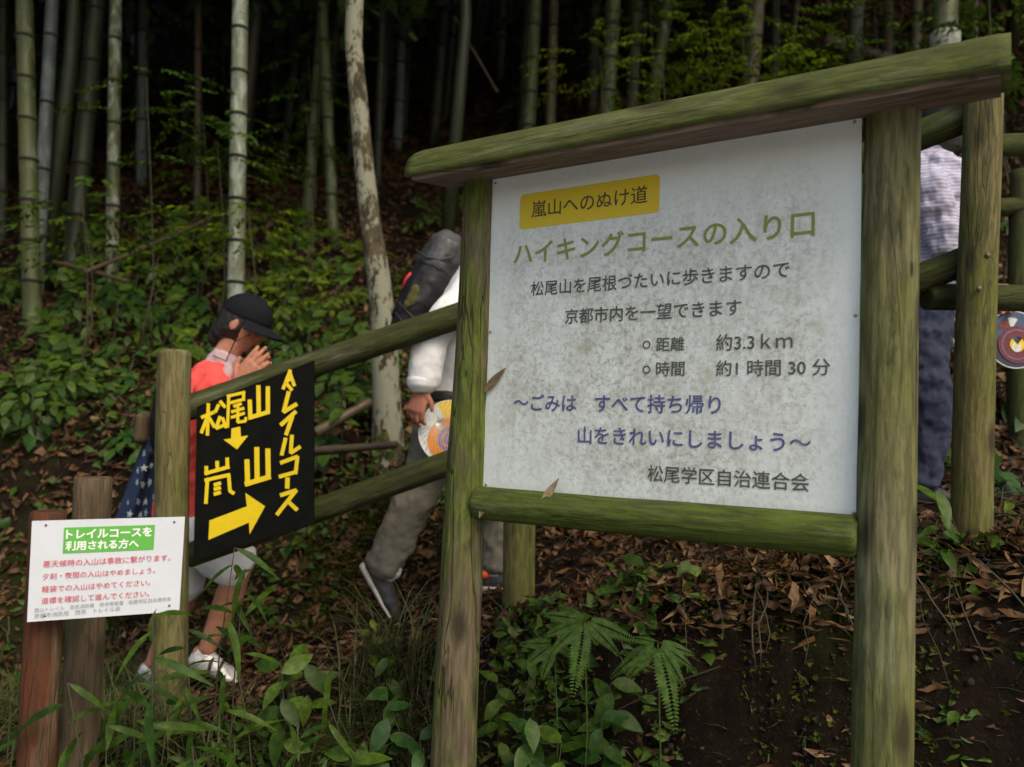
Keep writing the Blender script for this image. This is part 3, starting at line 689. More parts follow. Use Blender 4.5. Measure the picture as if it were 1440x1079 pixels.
# the grove goes on behind: simple copies
protos = []
for k, col in enumerate(('dark', 'dark', 'dark', 'brown')):
    me, nd_ = culm_mesh(12, .10, (random.uniform(-.04, .04), 0), .05, .34, .3); me.materials.append(CULM[col]); protos.append(me)
rr = random.Random(5); cnt = 0
while cnt < 190:
    x = rr.uniform(-13, 14); y = rr.uniform(8.0, 24)
    if abs(x) > y*.75+2: continue
    t = thing('bamboo', 'dim bamboo stem deep in the dark grove behind the signs', 'bamboo', (x, y, gz(x, y)-.1), 'dim bamboos deep in the grove', rr.uniform(0, 6))
    put('culm', rr.choice(protos), None, t, False)
    o = put('crown', rr.choice(CROWN), None, t, False); o.location = (0, 0, rr.uniform(4.5, 6.5)); o['kind'] = 'stuff'; cnt += 1

# crooked lichen-covered tree
ct = [(503, -400, 34), (499, -150, 31), (499, 0, 31), (497, 60, 31), (503, 130, 32), (511, 220, 34), (519, 300, 36), (531, 380, 40), (539, 450, 44), (543, 540, 47), (546, 640, 60), (545, 690, 80)]
tree = thing('crooked_tree', 'slender crooked tree with pale lichen bark right of the bamboos', 'tree', at(546, 640, 4.5))
bm = bmesh.new(); P_ = [at(a, b_, 4.5) for a, b_, _ in ct]; R2 = [c_*.80*4.5/F_PX/2 for *_, c_ in ct]
PP, RR = [], []
for i in range(len(P_)-1):
    for k in range(5): PP.append(P_[i].lerp(P_[i+1], k/5)); RR.append(lerp(R2[i], R2[i+1], k/5)*(1+.05*noise.noise(Vector((i+k/5, 2, 0))*1.7)))
tube(bm, PP[::-1], RR[::-1], 18); put('trunk', bm_mesh(bm), M['bark'], tree)
bm = bmesh.new()
for a_, l_ in ((0, 1.1), (2.2, .9), (4.1, 1.2)):
    b0 = P_[0]; tube(bm, [b0-Vector((0, 0, .2)), b0+Vector((math.cos(a_)*l_*.5, math.sin(a_)*l_*.5, .5)), b0+Vector((math.cos(a_)*l_, math.sin(a_)*l_, 1.2))], [.05, .035, .015], 8)
put('limb', bm_mesh(bm), M['bark'], tree)
o = put('crown', blades_cloud(2600, 2.0, 2.4, .12, .06, 0, 9), GREENS['crown'], tree, False); o.location = P_[0]-tree.location; o['kind'] = 'stuff'
# unseen evergreen crowns added over trail and hillside to darken the woods
rr = random.Random(11)
CR2 = [blades_cloud(5200, 3.0, 2.6, .20, .10, 0, 20+s) for s in range(2)]
for c_ in CR2: c_.materials.append(GREENS['crown'])
TR = []
for x, y, hgt in ((-5.5, 6.2, 4.8), (-2.2, 8.8, 5.2), (1.4, 9.5, 5.5), (5.2, 8.2, 5.2), (-8.6, 9.5, 5), (8.8, 11, 5), (-5, 12.5, 5.5), (3.5, 13, 6), (-.8, 12.6, 6), (7.8, 5.6, 5.0), (-9, 4.2, 5.2), (0.5, 17, 6), (-8, 17, 6), (8, 17, 6), (-3.6, 6.0, 4.0), (-.6, 6.6, 4.4), (2.6, 6.2, 4.3), (5.4, 5.2, 4.2), (-7.2, 6.8, 3.6), (-3.4, 10.6, 4.2), (1.6, 12, 4.2), (6, 12, 4.2), (-7, 13, 3.8), (-11, 12, 4), (10.5, 8, 4.5), (-12, 7, 4.2), (-3, 15, 4), (4.5, 17, 4), (-4.8, 8.0, 3.6), (-2.6, 7.2, 4.0), (-6.2, 10.5, 3.4), (-1.8, 10.8, 3.8), (-9, 7.8, 3.6), (-8.5, 15, 3.6)):
    t = thing('evergreen_tree', 'dark trunked evergreen hidden among the bamboos of the hillside', 'tree', (x, y, gz(x, y)-.1), 'evergreen trees among the bamboos')
    bm = bmesh.new(); tube(bm, [(0, 0, 0), (.1, 0, hgt*.5), (0, .1, hgt+1.2)], [.065, .055, .03], 10)
    put('trunk', bm_mesh(bm), CULM['dark'], t, False)
    o = put('crown', rr.choice(CR2), None, t, False); o.location = (0, 0, hgt-.8); o.rotation_euler = (0, 0, rr.uniform(0, 6)); o['kind'] = 'stuff'

# ------------------------------------------------------------ undergrowth
def spray_mesh(nl, L, Wd, leaf_l, leaf_w, r, droop=.3, pair=True):
    """a twig with leaves both sides, along +x"""
    T_, tf = leaf_tmpl(1, leaf_w/leaf_l, .2, .18, 3); k = len(T_); Vs = []
    pts = []
    for i in range(nl):
        t = .2+.8*i/max(1, nl-1); s = (1 if i % 2 else -1); px_ = L*t; pz = -droop*L*t*t
        a = s*r.uniform(.5, 1.1) if i < nl-1 else 0; l = leaf_l*r.uniform(.75, 1.15)
        Mx = Matrix.Translation((px_, 0, pz)) @ Matrix.Rotation(a, 4, 'Z') @ Matrix.Rotation(r.uniform(0, .5), 4, 'Y') @ Matrix.Rotation(r.uniform(-.5, .5), 4, 'X')
        Vs.append(xf(T_*l, Mx))
    me = mass(np.array(Vs), tf, True); return me
rs = random.Random(3)
def make_shrub(name, label, mat, nsp, L, leaf_l, leaf_w, nl, H, group, cat='shrub', flat=False):
    t = thing(name, label, cat, (0, 0, 0), group); bm = bmesh.new()
    meshes = [spray_mesh(nl, L, .1, leaf_l, leaf_w, rs, .25) for _ in range(3)]
    for m_ in meshes: m_.materials.append(GREENS[mat])
    tops = []
    for k in range(max(1, nsp//4)):
        a = rs.uniform(0, 6.28); e = Vector((math.cos(a)*H*.35, math.sin(a)*H*.35, H*rs.uniform(.8, 1.1)))
        pts = [Vector((0, 0, -.05)), e*.5+Vector((rs.uniform(-.03, .03), 0, 0)), e]; tube(bm, pts, [.008, .005, .003], 5); tops.append(pts)
    put('stem', bm_mesh(bm), M['fine_bark'], t, False)
    for k in range(nsp):
        p = tops[k % len(tops)]; s = rs.uniform(.45, 1.0); o = put('leaf_spray', rs.choice(meshes), None, t, False)
        k_ = rs.uniform(.7, 1.15); q_ = p[0].lerp(p[1], s*2) if s < .5 else p[1].lerp(p[2], s*2-1)
        o.matrix_local = Matrix.Translation(q_) @ Matrix.Rotation(rs.uniform(.3, .8), 4, 'X') @ Matrix.Rotation(rs.uniform(0, 6.28), 4, 'Z') @ Matrix.Rotation(rs.uniform(-.4, .2), 4, 'Y') @ Matrix.Scale(k_, 4)
    return t
LMK = [('the black cap', 342, 430), ('the brightest bamboo', 338, 260), ('the crooked tree', 520, 300), ('the thick left bamboo', 45, 260), ('the dark leaning bamboo', 118, 250), ('the slim patchy bamboo', 162, 260), ('the tan fallen pole', 125, 385),
       ('the left fence post', 245, 500), ('the man\'s rucksack', 590, 390), ('the left end of the cap log', 600, 235), ('the brown stake', 130, 680), ('the tall fence post', 1385, 450), ('the ringed thick bamboo', 1330, 60), ('the maple leaves', 1040, 80),
       ('the crossing bamboo pair', 455, 250), ('the black direction sign', 360, 640), ('the thick right post', 1240, 850), ('the lower rail of the signboard', 940, 740), ('the larger fern', 820, 880), ('the smaller fern', 925, 920), ('the grey rear shoe', 530, 840), ('the brown sign post', 650, 900)]
USED = set()
def where(lab, px, py):
    for nm, x, y in sorted(LMK, key=lambda l: math.hypot(l[1]-px, l[2]-py)):
        dx, dy = px-x, py-y; d_ = math.hypot(dx, dy)
        h_ = 'left of' if dx < 0 else 'right of'; v_ = 'above' if dy < 0 else 'below'
        w_ = h_ if abs(dx) > 1.6*abs(dy) else v_ if abs(dy) > 1.6*abs(dx) else v_+' and '+h_
        for q in ('close ', 'a little way ') if d_ < 110 else ('well ', 'farther '):
            t_ = f'{lab} {q}{w_} {nm}'
            if len(t_.split()) <= 16 and t_ not in USED: USED.add(t_); return t_
    return lab
def shrub_set(proto, spots, lab):
    for i, (p, s, rz, px, py) in enumerate(spots):
        o = proto if i == 0 else copy_tree(proto); o.location = p; o.rotation_euler = (0, 0, rz); o.scale = (s, s, s); o['label'] = where(lab, px, py)
def spots(lst, r0=.8, r1=1.2):
    out = []
    for px, py in lst:
        p = hit(px, py); p.z = gz(p.x, p.y); out.append((p, rs.uniform(r0, r1), rs.uniform(-.5, .5), px, py))
    return out
gU = 'leafy undergrowth on the slope'
rj = random.Random(21)
def field(n, box_, lst):
    out = list(lst)
    while len(out) < n:
        q = (rj.uniform(box_[0], box_[2]), rj.uniform(box_[1], box_[3]))
        if min([math.hypot(q[0]-a[0], (q[1]-a[1])*1.3) for a in out]+[99]) > 17: out.append(q)
    return out
A_ = field(30, (-10, 335, 500, 640), [(60, 420), (130, 400), (200, 370), (110, 470), (240, 470), (420, 360), (480, 450), (600, 330), (660, 300), (470, 540)])
shrub_set(make_shrub('undergrowth_shrub', 'x', 'mid', 8, .22, .095, .045, 6, .26, gU), spots(A_), 'mid green shrub')
B_ = field(22, (120, 310, 480, 480), [(330, 345), (300, 325), (255, 380), (345, 380), (380, 330), (420, 420), (90, 380), (500, 400), (250, 290), (300, 350), (360, 360)])
shrub_set(make_shrub('undergrowth_shrub', 'x', 'bright', 7, .22, .075, .034, 7, .26, gU), spots(B_), 'yellow-green shrub')
C_ = field(26, (0, 390, 500, 650), [(180, 430), (210, 455), (270, 440), (150, 500), (490, 560), (1420, 610), (1400, 690), (240, 545), (1200, 100), (1250, 70), (1420, 130), (1100, 110), (900, 120), (720, 150), (1415, 330)])
shrub_set(make_shrub('undergrowth_shrub', 'x', 'dark', 7, .2, .10, .052, 5, .25, gU), spots(C_), 'dark glossy shrub')
D_ = field(16, (560, 20, 1300, 200), [])
shrub_set(make_shrub('undergrowth_shrub', 'x', 'dark', 10, .26, .11, .05, 7, .35, gU), spots(D_), 'dim green shrub')
# saplings with horizontal sprays in front of the grove, right of centre and left of the bright bamboo
def sapling(label, px, py_base, Y, H, layers, matn, sp_l=.34, ll=.055, cnt=34, name='maple_sapling', spread=.45, seed=1, x_off=0):
    r = random.Random(seed); base = at(px, py_base, Y); base.z = gz(base.x, base.y)
    t = thing(name, label, 'sapling', base); bm = bmesh.new(); tube(bm, [(0, 0, -.05), (.05*H, 0, H*.3), (.02, .03*H, H*.6), (-.04, .02, H)], [.007, .006, .004, .002], 6); put('trunk', bm_mesh(bm), M['fine_bark'], t, False)
    ms = [spray_mesh(13, sp_l, .1, ll, ll*.42, r, .18) for _ in range(4)]
    for m_ in ms: m_.materials.append(GREENS[matn])
    for k in range(cnt):
        z = H*layers[k % len(layers)]+r.uniform(-.03, .03); a = r.uniform(0, 6.28); d0 = r.uniform(0, spread)
        o = put('leaf_spray', r.choice(ms), None, t, False); o.location = (math.cos(a)*d0, math.sin(a)*d0, z-d0*.12)
        o.rotation_euler = (r.uniform(-.15, .15), r.uniform(-.05, .25), a+r.uniform(-.6, .6)); s = r.uniform(.8, 1.15); o.scale = (s, s, s)
        b_ = bmesh.new()
    return t
def sap_at(label, px0, py_mid, Y, **k):
    # crown centred on the pixel: height above the ground follows
    p = at(px0, py_mid, Y); g = gz(p.x, p.y); H = (p.z-g)*1.12; return sapling(label, px0, 900, Y, H, k.pop('layers', (.72, .82, .92, 1.0)), **k)
sap_at('bright maple sapling with flat leaf layers above the cap log', 1040, 85, 5.6, matn='bright', cnt=70, seed=4, spread=.42, layers=(.72, .80, .88, .96, 1.06, 1.14))
sap_at('bright green sapling at the top left of the maple leaves', 985, 60, 6.0, matn='bright', cnt=30, seed=5, spread=.3, layers=(.85, .95, 1.05))
sap_at('small sapling of yellow-green leaves low behind the cap log', 830, 120, 5.8, matn='bright', cnt=22, seed=6, spread=.35, layers=(.85, .95, 1.04))
sap_at('green sapling under the top edge right of centre', 900, 25, 6.2, matn='mid', cnt=24, seed=8, spread=.3, layers=(.9, 1.0))
sap_at('sapling with dim green leaves left of the brightest bamboo', 250, 180, 5.6, matn='mid', cnt=34, seed=7, spread=.42, layers=(.84, .92, 1.0))
sap_at('broad green sapling right beside the brightest bamboo', 400, 100, 6.6, matn='mid', cnt=14, seed=9, spread=.3, layers=(.9, 1.0))
sap_at('leafy sapling at the top right corner of the picture', 1405, 30, 4.6, matn='mid', cnt=34, seed=12, spread=.35, layers=(.85, .95, 1.05))
sap_at('glossy sapling in front of the tan stem at upper right', 1260, 60, 6.0, matn='dark', cnt=26, seed=13, spread=.35, layers=(.8, .9, 1.0))
sap_at('low sapling with pale leaves at the upper left edge', 90, 330, 5.0, matn='mid', cnt=20, seed=14, spread=.35, layers=(.8, 1.0))

for k_, (lab, px, py, Y, mt, c_) in enumerate((('thin sapling with small leaves crossing the slim patchy bamboo', 165, 150, 5.0, 'mid', 16), ('low leafy sapling left of the brightest bamboo base', 275, 235, 5.2, 'mid', 22), ('drooping sapling between the crossing bamboos and the crooked tree', 400, 170, 6.0, 'mid', 16),
      ('leafy sapling near the thick left bamboo', 80, 290, 4.8, 'mid', 18), ('yellow-green sapling low before the brightest bamboo', 325, 325, 4.9, 'bright', 20), ('sapling with bright leaves right of the twin green bamboos', 920, 100, 5.6, 'bright', 26),
      ('bright sapling along the cap log right of the maple leaves', 1110, 115, 5.6, 'bright', 22), ('dark leafy sapling left of the ringed thick bamboo', 1235, 45, 5.4, 'mid', 24), ('glossy sapling behind the right end of the cap log', 1420, 90, 4.4, 'mid', 22))):
    sap_at(lab, px, py, Y, matn=mt, cnt=c_, seed=40+k_, spread=.36, layers=(.86, .94, 1.02))
# broad-leaved plants, every leaf its own object
LEAFM = {}
def leafm(L, W, mat, curl=.22):
    k = (round(L, 3), round(W, 3), mat, curl)
    if k not in LEAFM:
        T_, tf = leaf_tmpl(L, W, .22, .5 if mat == 'blade' else curl, 6); LEAFM[k] = mesh(T_, tf); LEAFM[k].materials.append(GREENS[mat])
    return LEAFM[k]
def leafy_plant(name, label, p, H, leaves, mat, group, L, W, seed, lean=(0, 0), cat='plant', rosette=False):
    r = random.Random(seed); t = thing(name, label, cat, p, group); bm = bmesh.new()
    top = Vector((lean[0], lean[1], H)); kx = r.uniform(-.06, .06); tube(bm, [Vector((kx*2, .03, -.04)), top*.35+Vector((kx*1.6, .04, 0)), top*.7+Vector((kx, .03, 0)), top], [.003, .0026, .002, .0014], 5); put('stem', bm_mesh(bm), M['fine_bark'], t, False)
    for k in range(leaves):
        s = max(.3, 1-.12/max(H, .1)*(1-k/max(1, leaves-1))*2)
        o = put('leaf', leafm(L, W, mat), None, t, False); o.location = top*s
        q = r.uniform(.75, 1.2); o.matrix_local = Matrix.Translation(top*s) @ Matrix.Rotation(r.uniform(.45, 1.0), 4, 'X') @ Matrix.Rotation(k*2.4+r.uniform(-.5, .5), 4, 'Z') @ Matrix.Rotation(r.uniform(-.2, .35), 4, 'Y') @ Matrix.Rotation(r.uniform(-.4, .4), 4, 'X') @ Matrix.Scale(q, 4)
    return t
def ground_at(px, py, Y):
    p = at(px, py, Y); return Vector((p.x, p.y, gz(p.x, p.y)))
def plant_top(name, label, px, py, Y, leaves, mat, group, L, W, seed, **k):
    """plant whose top shows at the pixel"""
    top = at(px, py, Y); b_ = Vector((top.x+.03, top.y+.02, gz(top.x, top.y))); return leafy_plant(name, label, b_, max(.06, top.z-b_.z), leaves, mat, group, L, W, seed, (-.03, -.02), **k)
gB = 'broad-leaved plants along the foot of the bank'
for i, (px, py, Y, n, mat, L, W, lab) in enumerate((
  (395, 935, 2.55, 8, 'mid', .10, .042, 'broad-leaved plant right of the silver shoe'),
  (428, 905, 2.7, 6, 'mid', .085, .036, 'small leafy plant against the earth step'),
  (545, 985, 2.45, 8, 'dark', .095, .042, 'dark glossy plant left of the bare brown sign post'),
  (590, 1040, 2.35, 7, 'dark', .085, .038, 'dark plant touching the foot of the brown sign post'),
  (500, 1060, 2.3, 8, 'mid', .09, .04, 'mid green plant at the bottom edge left of the sign post'),
  (545, 925, 2.65, 6, 'mid', .07, .03, 'little sprig below the grey rear shoe'),
  (520, 855, 2.75, 5, 'bright', .05, .022, 'bright sprig in front of the grey hiking shoe'),
  (860, 960, 2.45, 7, 'mid', .10, .045, 'broad-leaved plant between the two ferns'),
  (845, 1010, 2.4, 7, 'dark', .08, .036, 'glossy plant below the left fern'),
  (745, 1010, 2.35, 9, 'dark', .08, .038, 'glossy plant right of the brown sign post foot'),
  (790, 1045, 2.3, 8, 'mid', .085, .038, 'mid green plant at the bottom edge below the ferns'),
  (715, 890, 2.75, 9, 'mid', .06, .03, 'small-leaved plant climbing the middle fence post'),
  (745, 930, 2.65, 9, 'mid', .06, .03, 'small-leaved plant at the foot of the middle fence post'),
  (700, 960, 2.55, 8, 'mid', .065, .032, 'small-leaved plant right beside the brown sign post'),
  (905, 795, 2.62, 8, 'mid', .065, .034, 'ivy-like plant on the bank edge under the lower rail'),
  (935, 800, 2.62, 7, 'dark', .06, .032, 'glossy ivy-like plant under the middle of the lower rail'),
  (970, 790, 2.6, 6, 'mid', .06, .03, 'leafy sprig at the bank edge left of the large dry leaves'),
  (860, 800, 2.68, 5, 'mid', .055, .03, 'single sprig hanging left of the ivy-like plants'),
  (1335, 890, 2.3, 7, 'mid', .06, .026, 'small plant on the dark bank right of the thick post'),
  (1345, 1000, 2.2, 6, 'mid', .055, .026, 'small sprig low on the bank right of the thick post'),
  (1318, 690, 2.3, 6, 'mid', .10, .030, 'long-leaved plant between thick post and fence post'),
  (1420, 720, 2.7, 6, 'bright', .06, .028, 'bright sprig right of the tall fence post'),
  (1400, 640, 3.2, 6, 'dark', .10, .05, 'dark plant right of the tall fence post'),
  (540, 610, 4.1, 6, 'bright', .07, .03, 'yellow-green sprig by the man in white shirt'),
  (560, 650, 4.0, 5, 'bright', .07, .03, 'bright leaves just above the lower rail'),
  (480, 530, 4.3, 6, 'mid', .10, .045, 'green leaves right of the black direction sign'),
  (245, 470, 3.35, 5, 'mid', .12, .07, 'green leaves behind the top of the left fence post'),
  (270, 465, 3.5, 6, 'bright', .10, .06, 'pale green leaves behind the neck of the red-shirted walker'),
  (60, 960, 2.2, 8, 'mid', .09, .03, 'leafy plant in front of the reddish stake'))):
    plant_top('leafy_plant', lab, px, py, Y, n+2, mat, gB, L*1.12, W*1.15, 50+i)
gS = 'bamboo grass in front of the trail'
for i, (px, py, Y, n, lab) in enumerate((
  (345, 800, 2.3, 7, 'bamboo grass below the black direction sign'), (330, 770, 2.35, 5, 'bamboo grass tip over the yellow arrow'),
  (215, 868, 1.84, 8, 'bamboo grass overlapping the bottom of the white notice'), (318, 868, 2.1, 5, 'bamboo grass right of the white notice above the silver shoe'),
  (262, 885, 2.1, 5, 'bamboo grass in front of the bare leg'), (95, 960, 1.85, 5, 'bamboo grass crossing the reddish stake'),
  (190, 960, 2.0, 8, 'bamboo grass below the white notice'), (235, 1010, 1.95, 8, 'bamboo grass clump at the bottom left of the silver shoe'),
  (150, 1020, 1.9, 8, 'bamboo grass at the bottom edge right of the reddish stake'), (330, 1040, 2.1, 8, 'bamboo grass at the bottom edge under the silver shoe'),
  (420, 1040, 2.1, 8, 'bamboo grass at the bottom edge left of the glossy plants'), (270, 1050, 1.9, 8, 'low bamboo grass at the bottom edge left of centre'), (20, 1040, 1.9, 7, 'bamboo grass in the bottom left corner'), (460, 980, 2.3, 7, 'bamboo grass below the earth step'))):
    plant_top('bamboo_grass', lab, px, py, Y, n+1, 'blade', gS, .135, .018, 90+i)
# ferns
def fern(label, px, py, Y, angs, L, seed):
    c_ = at(px, py, Y); t = thing('fern', label, 'fern', (c_.x, c_.y, gz(c_.x, c_.y)), 'ferns on the dark bank'); r = random.Random(seed)
    off = c_-t.location; bm = bmesh.new(); tube(bm, [(0, .02, -.02), off*.6+Vector((.02, .03, 0)), off], [.003, .0025, .002], 5); put('stalk', bm_mesh(bm), GREENS['fern'], t, False)
    T_, tf = leaf_tmpl(1, .34, .1, .1, 3)
    for a, l, dr in angs:
        Vs = []; n = 22; bl = L*l
        for i in range(n):
            s = .10+.9*(i+.5)/n; wl = bl*.14*math.sin(math.pi*min(1, s**.7*.93+.06))+.006
            for sg in (-1, 1):
                Mx = Matrix.Translation((bl*s, 0, -dr*bl*s*s)) @ Matrix.Rotation(dr*s*1.6, 4, 'Y') @ Matrix.Rotation(sg*1.25, 4, 'Z') @ Matrix.Rotation(.12, 4, 'Y')
                Vs.append(xf(T_*wl, Mx))
        me = mass(np.array(Vs), tf, True); me.materials.append(GREENS['fern'])
        o = put('frond', me, None, t, False); o.location = off
        # fronds fan out in a plane facing the viewer, tipping forward
        o.matrix_local = Matrix.Translation(off) @ Matrix.Rotation(rad(52), 4, 'X') @ Matrix.Rotation(rad(a), 4, 'Z') @ Matrix.Rotation(r.uniform(-.25, .25), 4, 'X')
fern('larger fern spreading pale fronds right of the middle fence post', 822, 872, 2.35, [(172, .72, .1), (200, .75, .15), (222, .85, .2), (262, 1.25, .3), (300, .45, .3), (320, .8, .3), (345, 1.0, .35), (140, .4, .1)], .165, 1)
fern('smaller fern with drooping fronds on the bare dark bank', 925, 905, 2.25, [(160, .55, .3), (205, 1.0, .45), (228, .8, .4), (283, 1.5, .3), (300, .85, .25), (330, .7, .3), (350, .7, .3)], .15, 2)
fern('low fern beside the foot of the middle fence post', 780, 905, 2.4, [(180, .8, .2), (215, .9, .3), (250, .8, .3), (330, .6, .3)], .13, 3)

# leaf litter, twigs and grass
def litter(n, fx, L, W, mat, name, lift=.012, seed=1, tiltmax=.9, rows=3):
    r = np.random.default_rng(seed); xy = fx(r, n); n = len(xy); z = ground(xy[:, 0], xy[:, 1])
    T_, tf = leaf_tmpl(1, W/L, .35, .25, rows); T_ = T_-np.array([.5, 0, 0])
    l = L*r.uniform(.5, 1.35, n); yaw = r.uniform(0, 2*np.pi, n); e = .02
    gx = (ground(xy[:, 0]+e, xy[:, 1])-ground(xy[:, 0]-e, xy[:, 1]))/(2*e); gy = (ground(xy[:, 0], xy[:, 1]+e)-ground(xy[:, 0], xy[:, 1]-e))/(2*e)
    nn = np.stack([-gx, -gy, np.ones(n)], -1)+r.normal(0, tiltmax*.5, (n, 3))*np.array([1, 1, .3]); nn /= np.linalg.norm(nn, axis=1)[:, None]
    hx = np.stack([np.cos(yaw), np.sin(yaw), np.zeros(n)], -1); hx -= nn*(hx*nn).sum(1)[:, None]; hx /= np.linalg.norm(hx, axis=1)[:, None]; hy = np.cross(nn, hx)
    C = np.stack([xy[:, 0], xy[:, 1], z+lift+r.uniform(0, .03, n)], -1)+nn*.004
    q = l[:, None, None]; TT = np.repeat(T_[None], n, 0)+r.normal(0, 1, (n, len(T_), 3))*np.array([.06, .25*W/L, .07])
    TT[:, :, 1] *= r.uniform(.45, 1.35, n)[:, None]; TT[:, :, 2] += (TT[:, :, 0]**2)*r.uniform(-.8, 1.6, n)[:, None]; TT[:, :, 1] += TT[:, :, 0]**2*r.uniform(-.6, .6, n)[:, None]
    Vv = C[:, None]+hx[:, None]*TT[:, :, :1]*q+hy[:, None]*TT[:, :, 1:2]*q+nn[:, None]*TT[:, :, 2:]*q
    return tag(put(name, mass(Vv, tf), mat), kind='stuff')
def reg(x0, x1, y0, y1, power=1):
    return lambda r, n: np.stack([r.uniform(x0, x1, n), y0+(y1-y0)*r.uniform(0, 1, n)**power], -1)
def edge(r, n):
    x = r.uniform(.2, 2.6, n); ye = np.interp(x, [.05, .5, 1.5, 3], [2.80, 2.62, 2.22, 2.05]); return np.stack([x, ye+np.abs(r.normal(0, .18, n))-.07], -1)
def slope_vis(y0, y1):
    def f(r, n):
        y = y0+(y1-y0)*r.uniform(0, 1, n)**1.2; return np.stack([r.uniform(-.72, .75, n)*y, y], -1)
    return f
def above_edge(x0, x1, y1):
    def f(r, n):
        x = r.uniform(x0, x1, n); ye = np.interp(x, [-4, -2, -1.2, -.5, .05, .5, 1.5, 3, 6], [2.5, 2.75, 2.8, 2.85, 2.80, 2.62, 2.22, 2.05, 1.9]); return np.stack([x, ye+(y1-ye)*r.uniform(-.02, 1, n)], -1)
    return f
litter(1500, above_edge(-2.6, 2.8, 4.0), .055, .026, LITTER, 'leaf_litter', seed=1)
litter(2600, above_edge(-2.6, 2.8, 4.0), .075, .012, LITTER, 'leaf_litter', seed=11)
litter(800, edge, .060, .024, LITTER, 'leaf_litter', seed=2)
litter(1900, edge, .085, .012, LITTER, 'leaf_litter', seed=12, tiltmax=1.4)
litter(9000, slope_vis(3.8, 8.5), .060, .03, LITTER, 'leaf_litter', seed=3)
litter(15000, slope_vis(3.8, 8.5), .095, .014, LITTER, 'leaf_litter', seed=13, tiltmax=1.3)
litter(18000, slope_vis(8, 22), .14, .06, LITTER_FAR, 'leaf_litter', seed=4)
litter(900, reg(-2.2, 2.6, 1.5, 2.5), .08, .018, LITTER, 'leaf_litter', seed=5)

# small green leaves low at the foot of the bank
r = np.random.default_rng(8)
def gc(r, n):
    k = 60; cx = r.uniform(-1.6, .5, k); cy = r.uniform(1.95, 2.75, k); i = r.integers(0, k, n); return np.stack([cx[i]+r.normal(0, .07, n), cy[i]+r.normal(0, .06, n)], -1)
o = litter(3600, gc, .045, .02, GREENS['mid'], 'ground_cover', lift=.05, seed=9, tiltmax=1.0); tag(o, 'low green ground cover at the foot of the bank', 'ground cover')
def gc2(r, n):
    k = 70; cx = r.uniform(-3.4, -.2, k); cy = r.uniform(3.9, 6.5, k); i = r.integers(0, k, n); return np.stack([cx[i]+r.normal(0, .12, n), cy[i]+r.normal(0, .1, n)], -1)
o = litter(1500, gc2, .06, .03, GREENS['mid'], 'ground_cover', lift=.06, seed=10, tiltmax=1.0); tag(o, 'small green seedlings covering the left slope', 'ground cover')
def mk(r, n): 
    k = 40; cx = r.uniform(-1.5, .1, k); cy = r.uniform(3.86, 4.35, k); i = r.integers(0, k, n); return np.stack([cx[i]+r.normal(0, .1, n), cy[i]+r.normal(0, .07, n)], -1)
o = litter(9000, mk, .022, .011, GREENS['moss'], 'moss', lift=.0, seed=19, tiltmax=1.4); tag(o, 'yellow-green moss on the cut bank behind the striding man', 'moss')
def grass(n, fx, H, name, label, seed, droop=.6, down=False):
    r = np.random.default_rng(seed); xy = fx(r, n); n = len(xy); z = ground(xy[:, 0], xy[:, 1]); a = r.uniform(0, 2*np.pi, n); h = H*r.uniform(.5, 1.2, n)
    d = np.stack([np.cos(a), np.sin(a), 0*a], -1); s = np.stack([-np.sin(a), np.cos(a), 0*a], -1); C = np.stack([xy[:, 0], xy[:, 1], z], -1); Vs = []
    for t_, wd in ((0, .0022), (.4, .0024), (.75, .0018), (1, .0003)):
        c_ = C+d*(h*droop*t_*t_)[:, None]+np.array([0, 0, 1])*(h*(t_-.45*t_*t_*droop*1.4))[:, None]
        Vs += [c_-s*wd, c_+s*wd]
    Vv = np.stack(Vs, 1); return tag(put(name, mass(Vv, [(0, 1, 3, 2), (2, 3, 5, 4), (4, 5, 7, 6)]), GREENS['grass']), label, 'grass', kind='stuff')
def gl(x0, x1, y0, y1, k, sd):
    def f(r, n):
        cx = r.uniform(x0, x1, k); cy = r.uniform(y0, y1, k); i = r.integers(0, k, n); return np.stack([cx[i]+r.normal(0, .045, n), cy[i]+r.normal(0, .045, n)], -1)
    return f
grass(2600, gl(-3.1, -1.45, 2.7, 4.3, 45, 1), .30, 'grass', 'long drooping grass left of the white notice', 4, .9)
grass(2600, gl(-1.8, -.1, 1.7, 2.8, 50, 2), .42, 'grass', 'tall thin grass along the bottom left', 5, .7)
bq = lambda r, n: (lambda q: q[(q[:, 0] > .8) & (np.sin(q[:, 0]*9+q[:, 1]*4) > .2)])(np.stack(bf0(r, n*3), -1))
def bf0(r, n):
    x = r.uniform(-1.0, 2.6, n); ye = np.interp(x, [-4, -2, -1.2, -.5, .05, .5, 1.5, 3, 6], [2.5, 2.75, 2.8, 2.85, 2.80, 2.62, 2.22, 2.05, 1.9]); return x, ye-np.interp(x, [-2, 0, .6, 3], [.55, .4, .24, .22])*r.uniform(-.25, 1.15, n)
o = litter(420, bq, .034, .017, GREENS['mid'], 'ground_cover', lift=.02, seed=41, tiltmax=1.3); tag(o, 'small creeping leaves on the bank around the thick right post', 'ground cover')
grass(450, lambda r, n: np.stack(bf0(r, n), -1), .10, 'grass', 'sparse thin grass hanging on the bank face', 9, 1.1)
grass(700, gl(.6, 2.6, 2.2, 2.6, 30, 3), .12, 'grass', 'short dry grass on the right bank', 6, .9)
